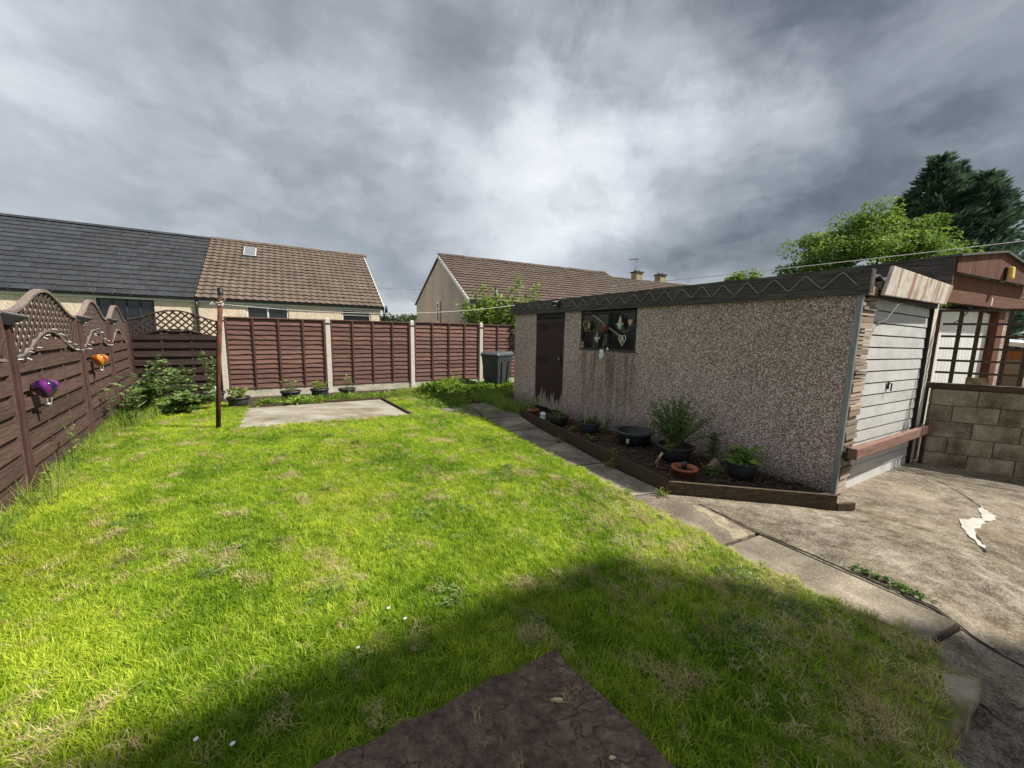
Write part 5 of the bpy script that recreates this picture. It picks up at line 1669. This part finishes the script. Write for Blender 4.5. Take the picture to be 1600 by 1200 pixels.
ae.build('aerial', 'galv', rfd)

# unseen house, sited and shaped so that its shadow lies over the near lawn
hh = empty('house', Vector((6.54, 1.78, -.4)), math.atan2(.51, .86)+math.pi); tag(hh, 'tall cream house out of frame at the right placed to shade the near lawn', 'house')
# local x runs along the rear wall away from the corner, local y away from the garden
HH = 7.0
HL, HW = 3.7, 6.0
for (x0, x1, z0, z1) in ((0, 1.1, 0, HH), (1.1, 2.5, 0, 1.2), (1.1, 2.5, 2.4, 3.9), (1.1, 2.5, 5.1, HH), (2.5, HL, 0, HH)):
    MB().box(x0, x1, 0, .28, z0, z1).build('wall', 'cream', hh)
MB().box(0, .28, .281, HW, 0, HH).build('wall', 'cream', hh); MB().box(HL-.28, HL, .281, HW, 0, HH).build('wall', 'cream', hh); MB().box(.281, HL-.281, HW-.28, HW, 0, HH).build('wall', 'cream', hh)
window(hh, 1.12, 1.22, 1.36, 1.16, .1, 'upvc', 2); window(hh, 1.12, 3.92, 1.36, 1.16, .1, 'upvc', 2)
MB().hexa([(-.3, -.35, HH), (HL+.3, -.35, HH), (HL+.3, 3, HH+1.9), (-.3, 3, HH+1.9), (-.3, -.35, HH+.12), (HL+.3, -.35, HH+.12), (HL+.3, 3, HH+2.02), (-.3, 3, HH+2.02)]).build('roof', 'brown_tile_b', hh)
MB().hexa([(-.3, 6.35, HH), (-.3, 3.001, HH+1.9), (HL+.3, 3.001, HH+1.9), (HL+.3, 6.35, HH), (-.3, 6.35, HH+.12), (-.3, 3.001, HH+2.02), (HL+.3, 3.001, HH+2.02), (HL+.3, 6.35, HH+.12)]).build('roof', 'brown_tile_b', hh)
MB().poly([(-.30, -.34, HH-.01), (.04, .0, HH-1.9), (.2, .0, HH-.01), (-.30, .3, HH-.01), (.0, .3, HH-1.9)], [(0, 1, 2), (0, 3, 4, 1), (0, 2, 3), (1, 4, 3, 2)]).build('shadow_wedge', 'bed_board', hh)  # unseen wedge added under the eave only to slope the lawn shadow's outline

# ------------------------------------------------------------ overhead wires
def wire(label, a, b_, sag, r=.012):
    a, b_ = Vector(a), Vector(b_); pts = []
    for i in range(25):
        s_ = i/24; p = a.lerp(b_, s_); p.z -= sag*4*s_*(1-s_); pts.append(p-a)
    o = MB().tube(pts, r, 5).build('overhead_wire', 'cable', loc=a); tag(o, label, 'wire')


wire('thin pale overhead wire rising to the right above both garages', (3.1, 12.6, 3.15), (14.2, 9.2, 4.25), .05, .011)
wire('dark overhead wire in the gap between the two front houses', (-9.0, 21.5, 4.0), (8.0, 22.6, 4.05), .12, .014)

# ------------------------------------------------------------ trees
def crown_tree(name, loc, label, cz, rx, rz, nclump, nleaf, L, mat, trunk_r, csize, cat='tree', flat=0.):
    e = empty(name, loc); tag(e, label, cat)
    tk = MB(); lv = MB()
    tk.tube([(0, 0, -.5), (.05, 0, cz*.45), (-.05, .05, cz)], trunk_r, 10, trunk_r*.5)
    for i in range(nclump):
        while True:
            p = Vector((rnd(-1, 1), rnd(-1, 1), rnd(-1, 1)))
            if .55 < p.length <= 1:
                break
        k = p.length**.5/p.length
        bulge = 1+.42*mnoise.noise((p.x*2.3+loc[0], p.y*2.3, p.z*2.3))
        c = Vector((p.x*k*rx*bulge, p.y*k*rx*bulge, cz+p.z*k*rz*bulge))
        if i % 7 == 0:
            tk.tube([(0, 0, cz*.5), Vector((0, 0, cz*.6)).lerp(c, .5), c], trunk_r*.28, 6, trunk_r*.06)
        cs = csize*rnd(.6, 1.25)
        for q in range(nleaf):
            d = Vector((rnd(-1, 1), rnd(-1, 1), rnd(-1, 1)))
            if d.length > 1:
                d.normalize()
            pp = c+Vector((d.x, d.y, d.z*.6))*cs
            dd = Vector((rnd(-1, 1), rnd(-1, 1), rnd(-.7, .4)))
            lv.leaf(pp, dd, L*rnd(.7, 1.3), L*.62*rnd(.7, 1.2), (rnd(-.6, .6), rnd(-.6, .6), 1))
    tk.build('trunk', 'trunk', e); lv.build('crown', mat, e)
    return e


crown_tree('deciduous_tree', (20.75, 22.5, -.4), 'bright green broadleaf tree beyond the garages at right', 6.1, 3.55, 3.0, 150, 270, .19, 'leaf_tree', .3, .85)
crown_tree('deciduous_tree', (22.6, 38, -.4), 'small green treetop just above the garage roof, left of the broadleaf tree', 6.6, 1.9, 1.9, 60, 60, .3, 'leaf_tree', .25, .6)
crown_tree('deciduous_tree', (25.6, 39, -.4), 'little green treetop between the garage roof and the broadleaf tree', 6.3, 1.5, 1.7, 40, 60, .3, 'leaf_tree', .25, .6)


def conifer(name, loc, label, tops):
    e = empty(name, loc); tag(e, label, 'tree')
    tk = MB(); lv = MB()
    for (tx, ty, H, Rb) in tops:
        tk.tube([(tx*.3, ty*.3, -.5), (tx*.8, ty*.8, H*.5), (tx, ty, H)], .3, 8, .03)
        nb = int(H*26)
        for i in range(nb):
            hq = 1-random.random()**.75 if random.random() < .8 else rnd(.7, .99)
            hq = min(.985, max(.04, hq))
            z = H*hq
            ln = Rb*(min(1, (1-hq)*1.45)**.95)*rnd(.62, 1.15)+.12
            a = rnd(0, 6.28)
            base = Vector((tx*min(1, .3+hq), ty*min(1, .3+hq), z))
            tip = base+Vector((math.cos(a)*ln, math.sin(a)*ln, ln*rnd(.10, .42)))
            for q in range(20):
                s_ = rnd(.25, 1.)**.7; p = base.lerp(tip, s_)
                sp = .30*(1.1-s_)+.12
                p += Vector((rnd(-sp, sp), rnd(-sp, sp), rnd(-sp, sp)*.7))
                d = (tip-base).normalized()+Vector((rnd(-.5, .5), rnd(-.5, .5), rnd(-.1, .6)))
                lv.leaf(p, d, rnd(.3, .62), rnd(.10, .18), None, .1)
    tk.build('trunk', 'trunk', e); lv.build('crown', 'leaf_conifer', e)


conifer('conifer_tree', (30.6, 27.5, -.4), 'tall dark conifer with ragged pointed tops at the right edge', [(-1.5, 0, 14.5, 4.2), (-.1, .4, 14.2, 4.0), (1.9, 0, 13.6, 4.4), (-2.6, .6, 12.2, 3.6), (3.4, 1.0, 11.6, 3.8), (.6, -.8, 13.0, 4.6)])
# leafy shoots of a tree in the garden behind
e = empty('bush', (-.75, 12.6, -.4)); tag(e, 'light green leafy bush with tall upright shoots behind the back fence', 'bush')
st = MB(); lv = MB()
shoots = [(-.75, .0, 2.55), (-.50, .2, 2.95), (-.25, .1, 3.05), (-.15, -.1, 2.7), (.05, .1, 2.5), (.95, .2, 3.35), (.62, .1, 2.9), (1.05, 0, 2.75), (1.5, .1, 3.15), (1.45, 0, 2.8), (.3, 0, 2.75), (-.95, .1, 2.45), (.75, .2, 2.6), (.1, .3, 2.9)]
for i in range(40):
    shoots.append((rnd(-.95, 1.7), rnd(-.4, .4), rnd(2.2, 2.6)))
for (x, y, h) in shoots:
    h += .42; pts = [Vector((x*.4, y*.4, .2)), Vector((x*.8, y*.8, h*.6)), Vector((x, y, h))]
    st.tube(pts, .016, 5, .005)
    for q in range(60):
        s_ = rnd(.45, 1.02); p = pts[1].lerp(pts[2], (s_-.45)/.55)
        ang = rnd(0, 6.28); d = Vector((math.cos(ang), math.sin(ang), rnd(-.2, .8)))
        lv.leaf(p+d*rnd(.0, .09), d, rnd(.10, .18), rnd(.065, .11))
st.build('stems', 'stem', e); lv.build('leaves', 'leaf_bush', e)
# far wood in the gap between the houses
lv = MB()
for i in range(160):
    x = rnd(-24, -6); y = rnd(62, 72)
    hgt = 3.6+1.5*mnoise.noise((x*.35, 0, 0))
    for q in range(40):
        d = Vector((rnd(-1, 1), rnd(-1, 1), rnd(-1, 1)))
        p = Vector((x, y, rnd(.3, 1)*hgt))+d*.9
        lv.leaf(p, (rnd(-1, 1), rnd(-1, 1), rnd(-.5, .5)), rnd(.5, .9), rnd(.4, .6))
tag(lv.build('far_wood', 'leaf_far'), kind='stuff')

# ------------------------------------------------------------ grass: tufts scattered over the lawn
tufts = bpy.data.collections.new('grass_tufts')
straws = bpy.data.collections.new('straw_tufts')
talls = bpy.data.collections.new('tall_tufts')


def tuft(coll, name, n, h0, h1, rad, w, mat, lean, segs=3, flat=False):
    mb = MB()
    for i in range(n):
        a = rnd(0, 6.28); r_ = rad*math.sqrt(random.random())
        b0_ = Vector((r_*math.cos(a), r_*math.sin(a), -.004))
        h = rnd(h0, h1); da = rnd(0, 6.28); ln = rnd(.1, lean)
        sd = Vector((-math.sin(da), math.cos(da), 0))
        k = len(mb.v)
        for q in range(segs+1):
            s_ = q/segs
            if flat:
                p = b0_+Vector((math.cos(da+s_*.9*ln), math.sin(da+s_*.9*ln), 0))*h*s_+Vector((0, 0, .022+.022*math.sin(s_*3.1)*ln))
            else:
                p = b0_+Vector((math.cos(da), math.sin(da), 0))*h*ln*s_*s_+Vector((0, 0, h*s_*(1-.28*ln*s_)))
            ww = w*(1-s_*s_*.92)*.5
            mb.v += [tuple(p-sd*ww), tuple(p+sd*ww)]
        for q in range(segs):
            mb.f.append((k+2*q, k+2*q+1, k+2*q+3, k+2*q+2))
    o = mb.build(name, mat, coll=False); coll.objects.link(o)


for i in range(6):
    tuft(tufts, 'grass_tuft_mesh', 16, .018+.002*i, .034+.004*i, .034-.002*i, .0034, 'grass', .95)
for i in range(4):
    tuft(straws, 'straw_tuft_mesh', 20, .025, .075, .045, .0022, 'straw', 1.6, 3, True)
for i in range(5):
    tuft(talls, 'tall_tuft_mesh', 16, .09, .26, .06, .0045, 'tall', 1.0, 4)


def scatter(name, poly, step, dens, coll, zfun, smin, smax, tilt=.25):
    """one object: points carried by a grid of faces with a density attribute, tufts instanced on them"""
    xs = [p[0] for p in poly]; ys = [p[1] for p in poly]
    mb = MB(); dn = []
    x = min(xs)
    while x < max(xs):
        y = min(ys)
        while y < max(ys):
            cx, cy = x+step/2, y+step/2
            if in_poly(cx, cy, poly):
                d = dens(cx, cy)
                if d > 0:
                    mb.poly([(x, y, zfun(x, y)), (x+step, y, zfun(x+step, y)), (x+step, y+step, zfun(x+step, y+step)), (x, y+step, zfun(x, y+step))], [(0, 1, 2, 3)])
                    dn.append(d)
            y += step
        x += step
    o = mb.build(name, None)
    at = o.data.attributes.new('dens', 'FLOAT', 'FACE')
    at.data.foreach_set('value', dn)
    ng_ = bpy.data.node_groups.new(name, 'GeometryNodeTree')
    ng_.interface.new_socket('Geometry', in_out='INPUT', socket_type='NodeSocketGeometry')
    ng_.interface.new_socket('Geometry', in_out='OUTPUT', socket_type='NodeSocketGeometry')
    n = ng_.nodes; l = ng_.links
    gi = n.new('NodeGroupInput'); go = n.new('NodeGroupOutput')
    di_ = n.new('GeometryNodeDistributePointsOnFaces'); di_.distribute_method = 'RANDOM'
    na = n.new('GeometryNodeInputNamedAttribute'); na.data_type = 'FLOAT'; na.inputs['Name'].default_value = 'dens'
    ci = n.new('GeometryNodeCollectionInfo'); ci.inputs['Collection'].default_value = coll
    ci.inputs['Separate Children'].default_value = True; ci.inputs['Reset Children'].default_value = True
    io = n.new('GeometryNodeInstanceOnPoints'); io.inputs['Pick Instance'].default_value = True
    rv = n.new('FunctionNodeRandomValue'); rv.data_type = 'FLOAT_VECTOR'
    rv.inputs[0].default_value = (-tilt, -tilt, 0); rv.inputs[1].default_value = (tilt, tilt, 6.283)
    rs = n.new('FunctionNodeRandomValue'); rs.data_type = 'FLOAT'
    rs.inputs[2].default_value = smin; rs.inputs[3].default_value = smax; rs.inputs['Seed'].default_value = 3
    l.new(gi.outputs[0], di_.inputs['Mesh']); l.new(na.outputs['Attribute'], di_.inputs['Density'])
    l.new(di_.outputs['Points'], io.inputs['Points']); l.new(ci.outputs[0], io.inputs['Instance'])
    l.new(rv.outputs[0], io.inputs['Rotation']); l.new(rs.outputs[1], io.inputs['Scale'])
    l.new(io.outputs[0], go.inputs[0])
    md = o.modifiers.new('scatter', 'NODES'); md.node_group = ng_
    tag(o, kind='stuff')
    return o


def edge_near(x, y):
    """how close to the drive edge of the lawn, 0..1"""
    P_ = [Vector(p) for p in ((1.3, 3.15), (1.56, 2.7), (1.63, 2.42), (1.92, 2.05), (2.18, 1.72))]
    d = 9
    for a, b_ in zip(P_, P_[1:]):
        t_ = max(0, min(1, (Vector((x, y))-a).dot(b_-a)/(b_-a).length_squared)); d = min(d, (a.lerp(b_, t_)-Vector((x, y))).length)
    return d


def on_board(x, y):
    p = Vector((x, y))-Vector((b0.x, b0.y)); a = Vector((-.87, -.49)); c_ = Vector((.60, -.80))
    det = a.x*c_.y-a.y*c_.x
    s_ = (p.x*c_.y-p.y*c_.x)/det; t_ = (a.x*p.y-a.y*p.x)/det
    return -.01 < s_ < 1.9 and -.01 < t_ < 1.3


def d_grass(x, y):
    if on_board(x, y):
        return 0
    r_ = math.hypot(x, y)
    base = 2600 if r_ < 3 else (1900 if r_ < 5 else 1300)
    k = 1+.3*mnoise.noise((x*1.3, y*1.3, 0))+.45*mnoise.noise((x*6, y*6, 40))
    dry = mnoise.noise((x*2.1, y*2.1, 30))
    if dry > .38:
        k *= .7
    e_ = edge_near(x, y)
    if e_ < .35:
        k *= .35+.65*e_/.35
    # worn mown strip towards the kerb
    q = smooth(.55, .1, -.51*(x-1.9)+.86*(y-1.4)) if x > 1.1 else 0
    k *= 1-.7*q
    return max(80, base*k)


def d_straw(x, y):
    if on_board(x, y):
        return 0
    n_ = mnoise.noise((x*2.1, y*2.1, 30)); n2_ = mnoise.noise((x*5, y*5, 12))
    v_ = 14
    if n_ > .34:
        v_ += 200*(n_-.34)*3
    if n2_ > .42:
        v_ += 700*(n2_-.32)*3
    e_ = edge_near(x, y)
    band = smooth(1.1, .3, e_)*(.4+.9*max(0, mnoise.noise((x*3, y*3, 51))+.3))
    v_ += 520*band*(.35+1.6*max(0, mnoise.noise((x*6, y*6, 91))))
    if x > 1.0 and y < 2.0:
        v_ += 110
    return v_


scatter('grass', LAWN, .1, d_grass, tufts, lawn_z, .65, 1.4, .4)
scatter('dry_clippings', LAWN, .1, d_straw, straws, lawn_z, .7, 1.2, .12)
# clippings that strayed over the lower concrete at the near right
scatter('dry_clippings', [(1.55, .98), (2.3, 1.44), (2.34, 1.95), (2.95, 1.75), (2.9, .9), (2.2, .5)], .1, lambda x, y: 60+150*max(0, mnoise.noise((x*4, y*4, 8))), straws, lambda x, y: drive_z(x, y)-.015, .5, 1.0, .05)
scatter('dry_clippings', [(-1.4, .7), (.22, 1.56), (.78, .82), (-.4, .2)], .08, lambda x, y: 45 if on_board(x, y) else 0, straws, lambda x, y: .052, .35, .7, .05)
# long grass along the fences and bin
def d_tall(x, y):
    p = Vector((x, y, 0))-L0
    dist = abs(p.x*LD.y-p.y*LD.x); al = p.x*LD.x+p.y*LD.y
    far = smooth(2.2, 4.4, al)
    w_ = .28+.75*far
    return 420*smooth(w_, w_*.3, dist)*(.5+.9*max(0, .4+mnoise.noise((x*2, y*2, 77))))*(.45+.55*far)
scatter('tall_grass', [(-3.3, 1.6), (-3.4, 2.6), (-4.5, 5.2), (-4.9, 6.4), (-5.4, 7.2), (-6.3, 7.8), (-7.75, 7.5), (-4.28, 3.1), (-3.4, 1.9)], .1, d_tall, talls, lambda x, y: .02, .5, 1.15, .35)
scatter('tall_grass', [(-2.9, 8.6), (-1.0, 8.75), (-.15, 7.5), (.18, 7.05), (.42, 7.35), (-.25, 8.7), (.0, 9.8), (-1.0, 11.3), (-2.2, 10.0), (-2.9, 9.6)], .1,
        lambda x, y: 300*(.25+max(0, .35+mnoise.noise((x*1.4, y*1.4, 20))))*(1.5 if x > -1.0 else .8), talls, lambda x, y: .0, .5, 1.15, .35)
scatter('tall_grass', [(-1.5, 7.0), (-.9, 8.0), (-.2, 7.5), (-.3, 6.6), (-.95, 6.85)], .1, lambda x, y: 330*max(0, .3+mnoise.noise((x*2.4, y*2.4, 4))), talls, lambda x, y: .0, .3, .6, .35)
scatter('tall_grass', [(-4.3, 5.55), (-1.85, 6.78), (-1.8, 6.9), (-4.35, 5.7)], .08, lambda x, y: 90, talls, lambda x, y: .0, .3, .55, .3)
scatter('tall_grass', [(-5.3, 7.6), (-1.2, 9.9), (-1.0, 9.5), (-2.9, 8.5), (-5.1, 7.3)], .08, lambda x, y: 330*max(.1, .4+mnoise.noise((x*2.4, y*2.4, 14))), talls, lambda x, y: .0, .4, .9, .3)
lv = MB()
for (cx, cy, rr, nn_) in [(rnd(-3.2, 1.2), rnd(1.3, 5.5), rnd(.05, .13), int(rnd(14, 40))) for _ in range(26)]+[(1.45, 2.15, .16, 110), (1.25, 1.75, .14, 80), (1.6, 1.9, .1, 50)]:
    if not in_poly(cx, cy, LAWN) or on_board(cx, cy):
        continue
    for q in range(nn_):
        a = rnd(0, 6.28); r_ = rr*math.sqrt(random.random()); x, y = cx+r_*math.cos(a), cy+r_*math.sin(a)
        if on_board(x, y):
            continue
        for z in range(3):
            an = z*2.09+a*5; lv.leaf((x, y, lawn_z(x, y)+rnd(.018, .04)), (math.cos(an), math.sin(an), rnd(.05, .4)), rnd(.012, .022), rnd(.010, .017), (0, 0, 1))
tag(lv.build('clover', 'leaf_dark'), kind='stuff')
# daisies in the near lawn
for (x, y, dl) in ((-.64, 1.83, 'tiny white daisy in the sunlit lawn, farthest left of three above the board'), (-.53, 1.76, 'tiny white daisy in the sunlit lawn nearest the tip of the dark board'), (-.70, 1.58, 'tiny white daisy at the edge of the house shadow on the lawn'), (-1.12, 1.17, 'tiny white daisy at the bottom edge of the photo, left of its neighbour'), (-.98, 1.16, 'tiny white daisy at the bottom edge of the photo, nearer the board')):
    e = empty('daisy', (x, y, lawn_z(x, y)+.0)); tag(e, dl, 'flower', 'daisies in the near lawn')
    MB().tube([(0, 0, 0), (0, 0, .05)], .0015, 4).build('stem', 'stem', e)
    MB().lathe([(.0, .05), (.006, .051), (.008, .054), (.0, .053)], 12).build('petals', 'white_paint', e)
